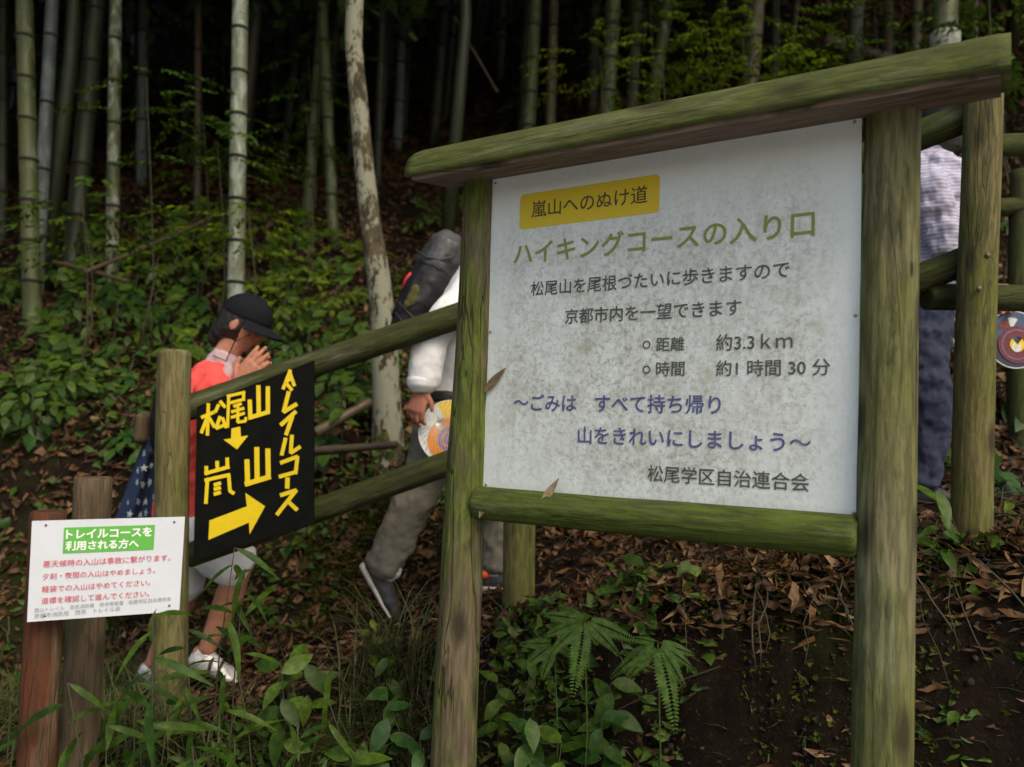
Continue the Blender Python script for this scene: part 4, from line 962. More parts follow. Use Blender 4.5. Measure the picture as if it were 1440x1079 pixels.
# fallen culms and branches
for i, (a, b_, ya, yb_, r_, col, lab) in enumerate(((( 75, 372), (175, 398), 5.6, 5.2, .016, 'brown', 'tan fallen bamboo pole lying left in the undergrowth'), ((120, 385), (300, 300), 5.3, 6.3, .015, 'brown', 'second tan pole crossing upward through the undergrowth'),
      ((440, 605), (520, 560), 4.2, 4.4, .03, 'brown', 'dark fallen branch right of the black direction sign'), ((440, 634), (560, 628), 4.1, 4.1, .025, 'brown', 'low dark fallen log behind the lower rail'),
      ((1160, 60), (1290, 95), 7, 6.8, .06, 'brown', 'dark fallen trunk on the leafy slope at upper right'), ((700, 130), (640, 20), 7, 7.2, .012, 'brown', 'thin leaning dead branch above the cap log'))):
    p, q = at(*a, ya), at(*b_, yb_); t = tag(log('fallen_branch', p, q, r_, r_*.8, CULM[col], None, 10, .05, .02, .002, sd_=i), lab, 'branch', 'fallen poles and branches')
# crumbling soil, stones and hanging roots on the cut bank
r = np.random.default_rng(31)
def bank_face(r, n):
    x = r.uniform(-1.0, 2.6, n); xe = [-4, -2, -1.2, -.5, .05, .5, 1.5, 3, 6]; ye = np.interp(x, xe, [2.5, 2.75, 2.8, 2.85, 2.80, 2.62, 2.22, 2.05, 1.9]); wb = np.interp(x, [-2, 0, .6, 3], [.55, .4, .24, .22])
    return x, ye-wb*r.uniform(-.25, 1.15, n)
bm = bmesh.new(); bmesh.ops.create_icosphere(bm, subdivisions=1, radius=1); iv = np.array([v_.co[:] for v_ in bm.verts]); ifc = [[q.index for q in f.verts] for f in bm.faces]; bm.free()
n = 14000; x, y = bank_face(r, n); z = ground(x, y); sz = .002+.007*r.uniform(0, 1, n)**5
Vv = np.stack([x, y, z], -1)[:, None]+iv[None]*sz[:, None, None]*(1+r.normal(0, .35, (n, len(iv), 1)))*r.uniform(.5, 1.5, (n, 1, 3))
m, nt, b = new_mat('soil_crumb'); geo = nt.nodes.new('ShaderNodeNewGeometry')
nt.links.new(ramp(nt, geo.outputs['Random Per Island'], [(0, (.006, .0045, .003)), (.6, (.020, .014, .009)), (.95, (.032, .024, .016)), (1, (.05, .045, .04))]), b.inputs['Base Color']); b.inputs['Roughness'].default_value = .95
tag(put('soil_crumbs', mass(Vv, ifc), m), 'crumbling dark soil and pebbles on the cut bank', 'soil', kind='stuff')
bm = bmesh.new(); ro = random.Random(6)
for _ in range(60):
    x = ro.uniform(-.4, 2.5); ye = float(np.interp(x, [.05, .5, 1.5, 3], [2.80, 2.62, 2.22, 2.05])); p = Vector((x, ye+.03, gz(x, ye+.03)+.005)); pts = [p.copy()]; L_ = ro.uniform(.08, .45); dx = ro.uniform(-.5, .5)
    for k in range(5):
        p = p+Vector((dx*L_/5+ro.uniform(-.02, .02), -.035-.02*ro.random(), -L_/5)); p.z = max(p.z, gz(p.x, p.y)+.004); pts.append(p.copy())
    tube(bm, pts, [ro.uniform(.0012, .0035)]*5+[.0006], 4, False)
tag(put('hanging_roots', bm_mesh(bm), M['fine_bark']), 'thin roots and dead stems hanging down the bank', 'roots', kind='stuff')
def bf(r, n): x, y = bank_face(r, n); k = np.array([noise.noise(Vector((a*3, b_*3, 5))) > .02 for a, b_ in zip(x, y)]); return np.stack([x, y], -1)[k]
o = litter(9000, bf, .018, .010, GREENS['moss'], 'moss', lift=.0, seed=29, tiltmax=1.4); tag(o, 'dull moss patches on the cut bank below the signboard', 'moss')
litter(1500, lambda r, n: np.stack(bank_face(r, n), -1), .05, .010, LITTER, 'leaf_litter', seed=33, tiltmax=1.6)
# twigs in the litter
bm = bmesh.new()
for _ in range(420):
    y = ro.uniform(2.3, 7.5); x = ro.uniform(-.7, .72)*y; a = ro.uniform(0, 6.28); L_ = ro.uniform(.08, .5); p = Vector((x, y, gz(x, y)+.03)); q = Vector((x+math.cos(a)*L_, y+math.sin(a)*L_, 0)); q.z = gz(q.x, q.y)+.035+ro.uniform(0, .06)
    tube(bm, [p, p.lerp(q, .5)+Vector((0, 0, .015)), q], [.003, .0025, .0015], 4, False)
tag(put('twigs', bm_mesh(bm), M['fine_bark']), 'thin dead twigs scattered through the litter', 'twigs', kind='stuff')
for i, ob in enumerate([o for o in COL.objects if o.name.startswith('leaf_litter')]):
    ob['label'] = ['broad brown dry leaves strewn on the trail', 'narrow bamboo leaves strewn on the trail', 'broad dry leaves piled along the edge of the bank', 'narrow dry leaves hanging over the edge of the bank', 'broad brown leaf litter on the near slope', 'narrow bamboo leaf litter on the near slope', 'dark leaf litter far up the slope', 'dry leaves at the foot of the bank', 'shredded leaves caught on the bank face'][i]; ob['category'] = 'leaf litter'
# individual big dry leaves at the bank edge
rb = random.Random(2); bigs = []
for k in range(5):
    T_, tf = leaf_tmpl(.105, rb.uniform(.022, .042), .6, rb.uniform(-.5, .6), 6); T_ = T_+np.array([[rb.gauss(0, .003), rb.gauss(0, .004), rb.gauss(0, .004)] for _ in T_]); T_[:, 1] += (T_[:, 0]*3)**2*rb.uniform(-.12, .12); bg = mesh(T_, tf); bg.materials.append(LITTER); bigs.append(bg)
for i, (px, py, Y, l_, dr) in enumerate(((1015, 800, 2.50, 1.1, 1), (1030, 812, 2.48, 1.0, 1), (1115, 815, 2.42, 1.3, 1), (1128, 830, 2.4, 1.1, 1), (1140, 850, 2.38, 1.0, 1), (1100, 800, 2.45, 1, 0), (1320, 770, 2.42, 1, 0), (1360, 760, 2.45, 1.4, 0), (1400, 775, 2.4, 1.1, 0), (1425, 790, 2.38, 1.2, 0), (1380, 800, 2.36, 1.0, 0), (1345, 800, 2.36, 1, 0), (585, 805, 3.2, 1.0, 0), (605, 800, 3.15, .8, 0), (760, 880, 2.75, 1.0, 1), (770, 860, 2.75, .9, 1), (895, 1030, 2.35, 1.2, 1), (905, 1060, 2.3, 1.2, 1), (840, 1050, 2.3, .9, 0), (1000, 1060, 2.4, .7, 0))):
    p = at(px, py, Y); g = gz(p.x, p.y); p.z = max(p.z, g+.02) if dr else g+.03
    o = tag(put('large_dry_leaf', rb.choice(bigs), None), where('large curled dry leaf', px, py), 'leaf', 'large dry leaves along the bank')
    o.location = p; o.rotation_euler = (rb.uniform(-.5, .5), (rb.uniform(.9, 1.4) if dr else rb.uniform(-.5, .5)), rb.uniform(0, 6.28)); l_ *= .72; o.scale = (l_, l_, l_)

# ------------------------------------------------------------ people
def head(bm, c, fwd, up, s=1.0):
    """head with brow, nose, lips, chin, ears; fwd/up give its pose"""
    fwd = Vector(fwd).normalized(); up = (Vector(up)-fwd*Vector(up).dot(fwd)).normalized(); lf = up.cross(fwd)
    Mx = Matrix(((fwd.x, lf.x, up.x), (fwd.y, lf.y, up.y), (fwd.z, lf.z, up.z)))
    g = bmesh.ops.create_icosphere(bm, subdivisions=4, radius=1)
    for v in g['verts']:
        n_ = v.co.normalized(); x, y, z = n_
        p = Vector((x*.095, y*.075, z*.115))
        if z < 0: p.x *= 1-.12*(-z); p.y *= 1-.28*(-z)
        if x > 0: p.x += .006*math.exp(-((z-.25)**2)/.01)*math.exp(-(y/.6)**2)      # brow
        gss = lambda cy, cz, sy, sz: math.exp(-((y-cy)/sy)**2-((z-cz)/sz)**2) if x > 0 else 0
        p.x += .027*gss(0, -.12, .16, .17)+.010*gss(0, .06, .12, .15)-.009*(gss(.32, .08, .16, .1)+gss(-.32, .08, .16, .1))
        p.x += .011*gss(0, -.47, .26, .06)+.008*gss(0, -.57, .24, .05)+.016*gss(0, -.85, .35, .15)-.004*gss(0, -.52, .25, .02)
        v.co = Mx @ (p*s)+Vector(c)
    for sg in (-1, 1):
        ball(bm, Vector(c)+Mx @ (Vector((-.008, sg*.078, -.005))*s), (.02*s, .009*s, .033*s), Mx)
    return Mx
def hand(bm, wr, d_, thumb, palm, s=1., curl=.35, grip=0):
    """palm, four unequal bent fingers and a thumb leaving the side of the palm"""
    d_ = Vector(d_).normalized(); th = (Vector(thumb)-d_*Vector(thumb).dot(d_)).normalized(); pn = Vector(palm); pn = (pn-d_*pn.dot(d_)-th*pn.dot(th)).normalized()
    wr = Vector(wr)
    loft(bm, [wr-d_*.03*s, wr+d_*.01*s, wr+d_*.05*s, wr+d_*.09*s], [(.024*s, .019*s), (.027*s, .018*s), (.038*s, .016*s), (.039*s, .013*s)], th, 14)
    for k, (o_, L) in enumerate(((.029, .068), (.010, .078), (-.010, .072), (-.029, .056))):
        p = wr+d_*(.088-.006*abs(k-1))*s+th*o_*s; q = d_.copy()+th*(o_*2.2); q.normalize(); pts = [p-q*.02*s, p]; rs_ = [.0095*s]*2; c_ = curl*.5
        for j, f_ in enumerate((.45, .3, .25)):
            ax = th; q = (Matrix.Rotation(-(c_ if q.cross(pn).dot(th) < 0 else -c_), 3, ax) @ q).normalized(); p = p+q*L*f_*s; pts.append(p.copy()); rs_.append((.0088-.0009*j)*s); c_ = curl
        loft(bm, pts, [(a, a) for a in rs_], th, 10)
    p = wr+d_*.022*s+th*.026*s; q = (d_*.75+th*.75+pn*.25).normalized()
    loft(bm, [p-q*.02*s, p, p+q*.034*s, p+q*.034*s+(d_*.95+th*.3+pn*.2).normalized()*.03*s], [(.013*s, .013*s), (.014*s, .013*s), (.0105*s, .0105*s), (.008*s, .008*s)], pn, 10)
def limb(bm, pts, rs_, side=(0, 1, 0)): loft(bm, pts, [(a, a) if not isinstance(a, tuple) else a for a in rs_], side, 16)
def subdiv_limb(a, b_, ra, rb_, n=4, bulge=0):
    return [Vector(a).lerp(Vector(b_), i/n) for i in range(n+1)], [lerp(ra, rb_, i/n)+bulge*math.sin(math.pi*min(1, i/n*1.4)) for i in range(n+1)]
def foot(bm, an, toe, h, wd):
    an, toe = Vector(an), Vector(toe); f_ = (toe-an); f_.z = f_.z; L = f_.length; u_ = f_.normalized()
    sd2 = u_.cross(Vector((0, 0, 1))).normalized(); up = sd2.cross(u_)
    heel = an-u_*L*.28
    loft(bm, [heel, heel+u_*L*.25, an+u_*L*.25, an+u_*L*.6, toe-u_*.02], [(wd*.7, h), (wd*.78, h*1.05), (wd*.85, h*.85), (wd, h*.6), (wd*.75, h*.42)], sd2, 16)

# --- walker in a red shirt and black cap
Y1 = 3.40
def a1(px, py, dy=0): return at(px, py, Y1+dy)
p1 = thing('person', 'person in red shirt and black cap with raised hands, white shorts, silver shoe', 'person', a1(290, 975))
hc = a1(342, 458); hf = Vector((.93, -.05, -.36)); hu = Vector((.36, 0, .93))
bm = bmesh.new(); HM = head(bm, hc, hf, hu, 1.0)
loft(bm, [a1(330, 480), a1(318, 500), a1(308, 520)], [(.05, .055), (.052, .056), (.07, .065)], (0, 1, 0))
loft(bm, [a1(306, 525), a1(292, 570), a1(280, 630), a1(268, 690), a1(262, 740)], [(.13, .055), (.15, .095), (.13, .09), (.13, .09), (.145, .105)], (0, 1, 0), 24)
sR, eR, wR = a1(300, 552, -.17), a1(318, 622, -.20), a1(334, 538, -.13)
limb(bm, [sR, sR.lerp(eR, .5), eR, eR.lerp(wR, .35), wR], [.042, .040, .036, .038, .026])
sL, eL, wL = a1(305, 552, .16), a1(340, 610, .14), a1(348, 544, -.02)
limb(bm, [sL, sL.lerp(eL, .5), eL, eL.lerp(wL, .35), wL], [.042, .040, .036, .038, .026])
hand(bm, wR, (a1(374, 494, -.13)-wR), Vector((-.7, -.1, .7)), (0, .8, .2), 1.12, .12)
hand(bm, wL, (a1(388, 500, -.04)-wL), Vector((-.6, .1, .8)), (0, -1, 0), 1.0, .18)
kF, aF, tF = a1(338, 800, -.08), a1(290, 915, -.10), a1(338, 962, -.10)
hR_ = a1(266, 748, -.09)
limb(bm, [hR_, hR_.lerp(kF, .5), kF, kF.lerp(aF, .3), kF.lerp(aF, .65), aF], [.085, .075, .056, .058, .046, .034])
foot(bm, aF+Vector((0, 0, -.035)), tF, .035, .04)
hL_ = a1(262, 748, .09); kB, aB, tB = a1(255, 850, .10), a1(215, 935, .10), a1(258, 968, .10)
limb(bm, [hL_, hL_.lerp(kB, .5), kB, kB.lerp(aB, .35), aB], [.085, .07, .055, .055, .034])
foot(bm, aB+Vector((0, 0, -.03)), tB, .035, .04)
put('body', remesh(bm, .0042, 3), M['skin'], p1)
for sg in (-1, 1):
    bm = bmesh.new(); ball(bm, hc+HM @ Vector((.080, sg*.031, .008)), (.006, .013, .006), HM); put('eye', bm_mesh(bm), M['hair'], p1)
bm = bmesh.new(); ball(bm, hc+HM @ Vector((.092, 0, -.060)), (.006, .020, .006), HM); put('mouth', bm_mesh(bm), M['red_strap'], p1)
# clothes
bm = bmesh.new()
loft(bm, [a1(309, 521), a1(303, 538), a1(292, 575), a1(280, 630), a1(268, 690), a1(262, 738)], [(.11, .085), (.19, .11), (.195, .13), (.175, .125), (.17, .125), (.175, .135)], (0, 1, 0), 28)
limb(bm, [sR+Vector((-.01, .04, .03)), sR, sR.lerp(eR, .4), sR.lerp(eR, .85)], [.075, .078, .070, .066]); limb(bm, [sL+Vector((-.01, -.04, .03)), sL, sL.lerp(eL, .4), sL.lerp(eL, .8)], [.075, .078, .068, .062])
put('shirt', remesh(bm, .007, 2, .028, .06), M['red_shirt'], p1)
bm = bmesh.new(); loft(bm, [a1(306, 522), a1(313, 512), a1(321, 500)], [(.078, .070), (.072, .072), (.062, .064)], (0, 1, 0), 24); limb(bm, [a1(318, 520, -.06), a1(330, 540, -.07), a1(335, 562, -.07)], [.03, .028, .018]); put('neck_towel', remesh(bm, .006, 2, .012, .05), M['collar'], p1)
bm = bmesh.new(); loft(bm, [a1(264, 728), a1(261, 758), a1(262, 775)], [(.172, .135), (.18, .14), (.16, .13)], (0, 1, 0), 26)
limb(bm, [hR_, hR_.lerp(kF, .5), hR_.lerp(kF, .98)], [.11, .105, .098]); limb(bm, [hL_, hL_.lerp(kB, .45), hL_.lerp(kB, .8)], [.105, .095, .09]); put('shorts', remesh(bm, .009, 2, .02, .09), M['white_cloth'], p1)
bm = bmesh.new()
ball(bm, hc+HM @ Vector((-.018, 0, .015)), (.098, .086, .112), HM, 3); ball(bm, hc+HM @ Vector((-.065, 0, -.045)), (.055, .066, .06), HM, 3); ball(bm, hc+HM @ Vector((-.09, 0, -.085)), (.035, .035, .05), HM, 2)
# keep the face clear
bmesh.ops.bisect_plane(bm, geom=bm.verts[:]+bm.edges[:]+bm.faces[:], plane_co=hc+HM @ Vector((.035, 0, .02)), plane_no=HM @ Vector((1, 0, -.15)), clear_outer=True)
bmesh.ops.holes_fill(bm, edges=bm.edges[:]); put('hair', remesh(bm, .006, 1, .012, .03), M['hair'], p1)
bm = bmesh.new(); ball(bm, hc+HM @ Vector((0, 0, .045)), (.112, .094, .098), HM, 3)
bmesh.ops.bisect_plane(bm, geom=bm.verts[:]+bm.edges[:]+bm.faces[:], plane_co=hc+HM @ Vector((0, 0, .03)), plane_no=HM @ Vector((0, 0, -1)), clear_outer=True); bmesh.ops.holes_fill(bm, edges=bm.edges[:])
cap1 = put('cap', remesh(bm, .005, 2), M['cap_cloth'], p1)
vs, fs = [], []; n_ = 16
for j in range(5):
    for k in range(n_+1):
        a = rad(-72+144*k/n_); ri = .100; ro = .100+.085*j/4*math.cos(a*.62); vs.append(hc+HM @ Vector((math.cos(a)*ro*1.02, math.sin(a)*(.088+(ro-.1)*.55), .034-.016*(j/4)-.022*abs(math.sin(a))*(j/4)-.006*j/4)))
for j in range(4):
    for k in range(n_): i_ = j*(n_+1)+k; fs.append((i_, i_+1, i_+n_+2, i_+n_+1))
vs += [v_+Vector((0, 0, -.004)) for v_ in vs]; nq = len(vs)//2; fs += [tuple(q+nq for q in f[::-1]) for f in fs]; put('peak', mesh(vs, fs), M['cap_cloth'], cap1)
bm = bmesh.new(); tube(bm, [hc+HM @ Vector((.075, -.072, -.02)), hc+HM @ Vector((.03, -.085, -.075)), a1(318, 508, -.10), a1(300, 500, -.07)], .0025, 6); put('cap_cord', bm_mesh(bm), M['cap_cloth'], p1)
bm = bmesh.new(); foot(bm, aF+Vector((0, 0, -.045)), tF+Vector((.012, 0, 0)), .050, .050); sh = put('shoe', remesh(bm, .006, 2, .012, .03), M['silver'], p1)
for s_ in (.25, .5):
    bm = bmesh.new(); c_ = (aF+Vector((0, 0, -.045))).lerp(tF, s_); tube(bm, [c_+Vector((-.004, -.052, -.01)), c_+Vector((.0, -.047, .028)), c_+Vector((.0, 0, .048))], .007, 6); put('strap', bm_mesh(bm), M['shoe'], sh)
bm = bmesh.new(); foot(bm, aB+Vector((0, 0, -.04)), tB+Vector((.012, 0, 0)), .048, .048); put('shoe', remesh(bm, .006, 2), M['silver'], p1)
# rucksack and starred cloth
rk = thing('rucksack', 'black rucksack on the back of the red-shirted walker', 'bag', a1(225, 620, -.02))
bm = bmesh.new(); loft(bm, [a1(254, 522), a1(249, 560), a1(245, 610), a1(248, 640)], [(.12, .06), (.14, .085), (.145, .09), (.13, .07)], (0, 1, 0), 22); put('bag_body', remesh(bm, .008, 2, .015, .08), M['dark_pack'], rk)
bm = bmesh.new(); loft(bm, [a1(209, 585), a1(207, 620)], [(.10, .035), (.10, .038)], (0, 1, 0), 18); put('pocket', remesh(bm, .008, 2), M['stake_brown'], rk)
bm = bmesh.new(); tube(bm, [a1(258, 530, -.14), a1(290, 530, -.14), a1(318, 560, -.16), a1(322, 620, -.16)], [.010]*4, 8); put('shoulder_strap', bm_mesh(bm), M['dark_pack'], rk)
sc_ = thing('starred_cloth', 'navy blue cloth with white stars hanging from the black rucksack', 'cloth', a1(185, 735, -.05))
def cloth_pt(u_, v_, o_=0):
    L_ = lerp(212, 150, v_**.85); R_ = lerp(232, 240, v_); px = lerp(L_, R_, u_); py = lerp(602, 770, v_)
    return at(px, py, Y1-.06+.035*math.sin(u_*13+v_*2)*(.3+v_)-o_)
vs = [cloth_pt(i/30, j/24) for j in range(25) for i in range(31)]; fs = [(j*31+i, j*31+i+1, (j+1)*31+i+1, (j+1)*31+i) for j in range(24) for i in range(30)]
vs2 = vs+[v_+Vector((0, .006, 0)) for v_ in vs]; fs2 = fs+[tuple(q+len(vs) for q in f[::-1]) for f in fs]
clo = put('cloth_sheet', mesh(vs2, fs2), M['star_cloth'], sc_)
rz = random.Random(4)
for j in range(7):
    for i in range(5):
        u0_, v0_ = .12+i*.19+rz.uniform(-.05, .05)+(.09 if j % 2 else 0), .08+j*.13+rz.uniform(-.03, .03)
        if u0_ > .95: continue
        rr_ = .017+.008*rz.random(); c_ = cloth_pt(u0_, v0_, .004); a0_ = rz.uniform(0, 1.2)
        du = (cloth_pt(min(1, u0_+.03), v0_)-cloth_pt(u0_-.03, v0_)).normalized(); dv = Vector((0, 0, 1))
        pts = [c_+(du*math.cos(a0_+k*math.pi/5)+dv*math.sin(a0_+k*math.pi/5))*(rr_ if k % 2 == 0 else rr_*.42) for k in range(10)]
        put('star', mesh([c_-Vector((0, .002, 0))]+pts, [(0, 1+k, 1+(k+1) % 10) for k in range(10)], False), M['star'], clo)

# --- man in a white shirt climbing with a rucksack
Y2_ = 3.45
def a2(px, py, dy=0): return at(px, py, Y2_+dy)
p2 = thing('person', 'man in white shirt and grey trousers striding uphill behind the sign post', 'person', a2(640, 850))
bm = bmesh.new(); hc2 = a2(712, 322); H2 = head(bm, hc2, (.95, 0, -.15), (.15, 0, .95), 1.05)
loft(bm, [a2(702, 345), a2(692, 362), a2(680, 380)], [(.052, .058), (.055, .06), (.08, .07)], (0, 1, 0))
loft(bm, [a2(678, 382), a2(662, 420), a2(645, 480), a2(635, 530), a2(630, 580)], [(.16, .075), (.175, .11), (.15, .11), (.145, .11), (.155, .115)], (0, 1, 0), 24)
s2, e2, w2 = a2(658, 408, -.20), a2(606, 478, -.27), a2(594, 546, -.28)
limb(bm, [s2, s2.lerp(e2, .5), e2, e2.lerp(w2, .4), w2], [.055, .046, .040, .042, .028])
hand(bm, w2, (a2(578, 600, -.29)-w2), Vector((.9, -.3, 0)), (.3, .8, 0), 1.08, .6)
s3, e3, w3 = a2(668, 408, .20), a2(700, 480, .22), a2(735, 470, .15)
limb(bm, [s3, s3.lerp(e3, .5), e3, e3.lerp(w3, .4), w3], [.055, .046, .040, .042, .028]); hand(bm, w3, (1, 0, .1), (0, -.2, 1), (0, -1, 0), 1.05, .8)
h2, k2, n2_, t2 = a2(622, 590, -.08), a2(592, 690, -.08), a2(533, 800, -.06), a2(558, 868, -.06)
limb(bm, [h2, h2.lerp(k2, .5), k2, k2.lerp(n2_, .4), n2_], [.09, .08, .062, .060, .040])
h4, k4, n4, t4 = a2(640, 590, .09), a2(715, 680, .08), a2(690, 800, .06), a2(742, 822, .06)
limb(bm, [h4, h4.lerp(k4, .5), k4, k4.lerp(n4, .4), n4], [.09, .08, .062, .060, .040])
def shoe2(bm, an, toe, sc=1.0):
    foot(bm, an, toe, .048*sc, .048*sc)
foot(bm, n2_+Vector((0, 0, -.02)), t2, .038, .042); foot(bm, n4+Vector((0, 0, -.04)), t4, .038, .042)
put('body', remesh(bm, .0048, 3), M['skin_tan'], p2)
bm = bmesh.new(); ball(bm, hc2+H2 @ Vector((-.014, 0, .028)), (.10, .086, .108), H2, 3); bmesh.ops.bisect_plane(bm, geom=bm.verts[:]+bm.edges[:]+bm.faces[:], plane_co=hc2+H2 @ Vector((.05, 0, .03)), plane_no=H2 @ Vector((1, 0, -.5)), clear_outer=True); bmesh.ops.holes_fill(bm, edges=bm.edges[:]); put('hair', remesh(bm, .007, 1, .01, .03), M['hair'], p2)
bm = bmesh.new()
loft(bm, [a2(684, 376), a2(676, 390), a2(662, 425), a2(645, 485), a2(634, 535), a2(632, 556)], [(.10, .085), (.18, .105), (.195, .13), (.175, .13), (.165, .13), (.168, .132)], (0, 1, 0), 28)
limb(bm, [s2+Vector((.01, .04, .01)), s2.lerp(e2, .45), e2+Vector((0, 0, .01)), e2.lerp(w2, .5), w2+Vector((0, 0, .012))], [.078, .072, .072, .072, .062])
limb(bm, [s3, s3.lerp(e3, .5), e3, e3.lerp(w3, .5), w3], [.075, .068, .064, .058, .045])
put('shirt', remesh(bm, .007, 3, .020, .09), M['white_cloth'], p2)
bm = bmesh.new(); loft(bm, [w2+Vector((0, 0, .035)), w2+Vector((0, 0, .008))], [(.066, .066), (.062, .062)], (0, 1, 0), 20); put('cuff', remesh(bm, .007, 1), M['white_cloth'], p2)
bm = bmesh.new(); loft(bm, [a2(632, 562), a2(630, 585), a2(630, 605)], [(.165, .13), (.17, .135), (.16, .13)], (0, 1, 0), 26)
limb(bm, [h2, h2.lerp(k2, .5), k2, k2.lerp(n2_, .5), n2_+Vector((.015, 0, .01))], [.112, .102, .088, .084, .080])
limb(bm, [h4, h4.lerp(k4, .5), k4, k4.lerp(n4, .5), n4+Vector((0, 0, .01))], [.112, .102, .088, .082, .074])
put('trousers', remesh(bm, .008, 2, .035, .08), M['trousers'], p2)
bm = bmesh.new(); loft(bm, [a2(633, 555), a2(632, 566)], [(.172, .137), (.172, .137)], (0, 1, 0), 30); put('belt', remesh(bm, .008, 1), M['belt'], p2)
for (an, toe) in ((n2_+Vector((-.005, 0, -.02)), t2+Vector((.004, 0, -.006))), (n4+Vector((0, 0, -.045)), t4+Vector((.01, 0, 0)))):
    bm = bmesh.new(); foot(bm, an, toe, .054, .052); shx = put('shoe', remesh(bm, .007, 2, .008, .03), M['shoe'], p2)
    bm = bmesh.new(); u_ = (toe-an).normalized(); dn = Vector((u_.z, 0, -u_.x)); dn = dn if dn.z < 0 else -dn; foot(bm, an+dn*.036, toe+dn*.018+u_*.008, .018, .055); put('sole', remesh(bm, .006, 1), M['sole'], shx)
    bm = bmesh.new(); limb(bm, [an-dn*.03+u_*.01, an-dn*.075+u_*.004], [.050, .048]); put('sock', remesh(bm, .008, 1), M['sock'], p2)
bm = bmesh.new(); ball(bm, n4+Vector((-.03, -.02, -.02)), (.035, .045, .024), sub=2); put('shoe_tab', bm_mesh(bm), M['orange'], p2)
pk = thing('rucksack', 'black and grey rucksack with red straps on the man in white shirt', 'bag', a2(592, 460, 0))
ax0, ax1 = a2(574, 468), a2(630, 352)
bm = bmesh.new(); loft(bm, [ax0, ax0.lerp(ax1, .3), ax0.lerp(ax1, .65), ax1], [(.13, .085), (.155, .105), (.15, .105), (.13, .085)], (0, 1, 0), 26); bb_ = put('bag_body', remesh(bm, .008, 2, .02, .08), M['pack'], pk)
bm = bmesh.new(); loft(bm, [ax0.lerp(ax1, .72), ax1+Vector((.012, 0, .02))], [(.155, .112), (.14, .092)], (0, 1, 0), 26); put('lid', remesh(bm, .007, 2, .02, .07), M['pack_top'], pk)
bm = bmesh.new(); loft(bm, [ax0.lerp(ax1, .1)+Vector((-.05, 0, .02)), ax0.lerp(ax1, .55)+Vector((-.055, 0, .02))], [(.10, .045), (.10, .045)], (0, 1, 0), 20); put('pocket', remesh(bm, .008, 2), M['dark_pack'], pk)
for q in ([(585, 352), (600, 362), (622, 366), (640, 360)], [(560, 425), (580, 446), (604, 452)], [(556, 440), (574, 462), (596, 470)]):
    bm = bmesh.new(); tube(bm, [a2(a, b_, -.150) for a, b_ in q], .005, 6); put('webbing_strap', bm_mesh(bm), M['belt'], pk)
for q in ([(566, 404), (571, 392), (578, 384)], [(600, 388), (608, 384), (616, 376)]):
    bm = bmesh.new(); tube(bm, [a2(a, b_, -.128) for a, b_ in q], .007, 6); put('red_strap', bm_mesh(bm), M['red_strap'], pk)
bm = bmesh.new()
for a, b_, r_ in ((584, 408, .022), (580, 420, .026), (572, 428, .016)): ball(bm, a2(a, b_, -.150), (r_, .006, r_*1.2), sub=3)
put('olive_patch', remesh(bm, .006, 1), M['olive'], pk)
def fan(name, label, c, Rd, toward, tip, rings, spokes, hand_dir, group=None, hl=.10):
    """round paper hand fan: printed leaf, rim, bamboo ribs and handle"""
    t = thing(name, label, 'fan', c, group); n_ = Vector(toward).normalized(); x = Vector(hand_dir).normalized(); x = (x-n_*x.dot(n_)).normalized(); y = n_.cross(x)
    def P3(a, r_, o_=0): return x*math.cos(a)*r_+y*math.sin(a)*r_+n_*o_
    vs = [P3(0, 0, 0)]+[P3(2*math.pi*k/40, Rd, 0) for k in range(40)]; vs += [v_-n_*.002 for v_ in vs]
    f_ = [(0, 1+k, 1+(k+1) % 40) for k in range(40)]; f_ += [(41, 42+(k+1) % 40, 42+k) for k in range(40)]
    leaf = put('paper', mesh(vs, f_, False), rings[0], t, False)
    for i, (ra, rb_, a0_, a1_, mt, cx, cy) in enumerate(rings[1]):
        n2 = 28; cc = x*cx*Rd+y*cy*Rd; vs = []
        for k in range(n2+1):
            a = rad(lerp(a0_, a1_, k/n2)); vs += [cc+P3(a, ra*Rd, .0006*(i+1)), cc+P3(a, rb_*Rd, .0006*(i+1))]
        put('print', mesh(vs, [(2*k, 2*k+1, 2*k+3, 2*k+2) for k in range(n2)], False), mt, leaf, False)
    if spokes:
        bm = bmesh.new()
        for k in range(spokes): a = rad(-150+300*k/(spokes-1))+math.pi; tube(bm, [P3(0, 0, .004)+x*Rd*.5, P3(a, Rd*.97, .004)], .0007, 4)
        o = put('rib', bm_mesh(bm), M['white_ink'], t, False); o['kind'] = 'stuff'
    bm = bmesh.new(); tube(bm, [P3(2*math.pi*k/40, Rd) for k in range(41)], .002, 6); put('rim', bm_mesh(bm), M['white_ink'], t, False)
    bm = bmesh.new(); tube(bm, [x*Rd*.97, x*(Rd+hl*.4), x*(Rd+hl)], [.004, .006, .006], 8); put('handle', bm_mesh(bm), M['white_ink'], t, False)
    return t
FM = {k: plain('fan_'+k, v_, .55, .3 if k in ('white', 'yellow', 'orange') else .7, 130) for k, v_ in dict(white=(.62, .64, .64), yellow=(.80, .52, .02), orange=(.75, .25, .02), violet=(.22, .18, .40), navy=(.010, .018, .06), crimson=(.15, .012, .028), blue=(.035, .08, .17), red=(.22, .03, .02)).items()}
fc = a2(634, 608, -.225)
fan('hand_fan', 'round hand fan with yellow and orange print held beside the grey trousers', fc, .130, (.1, -1, .08), None,
    (FM['white'], [(0, .98, 150, 330, FM['yellow'], 0, 0), (0, .70, 0, 360, FM['orange'], -.12, .22), (.0, .38, 0, 360, FM['violet'], -.10, .20), (.20, .26, 0, 360, FM['orange'], -.10, .20)]), 30, (a2(594, 580, -.225)-fc), hl=.012)

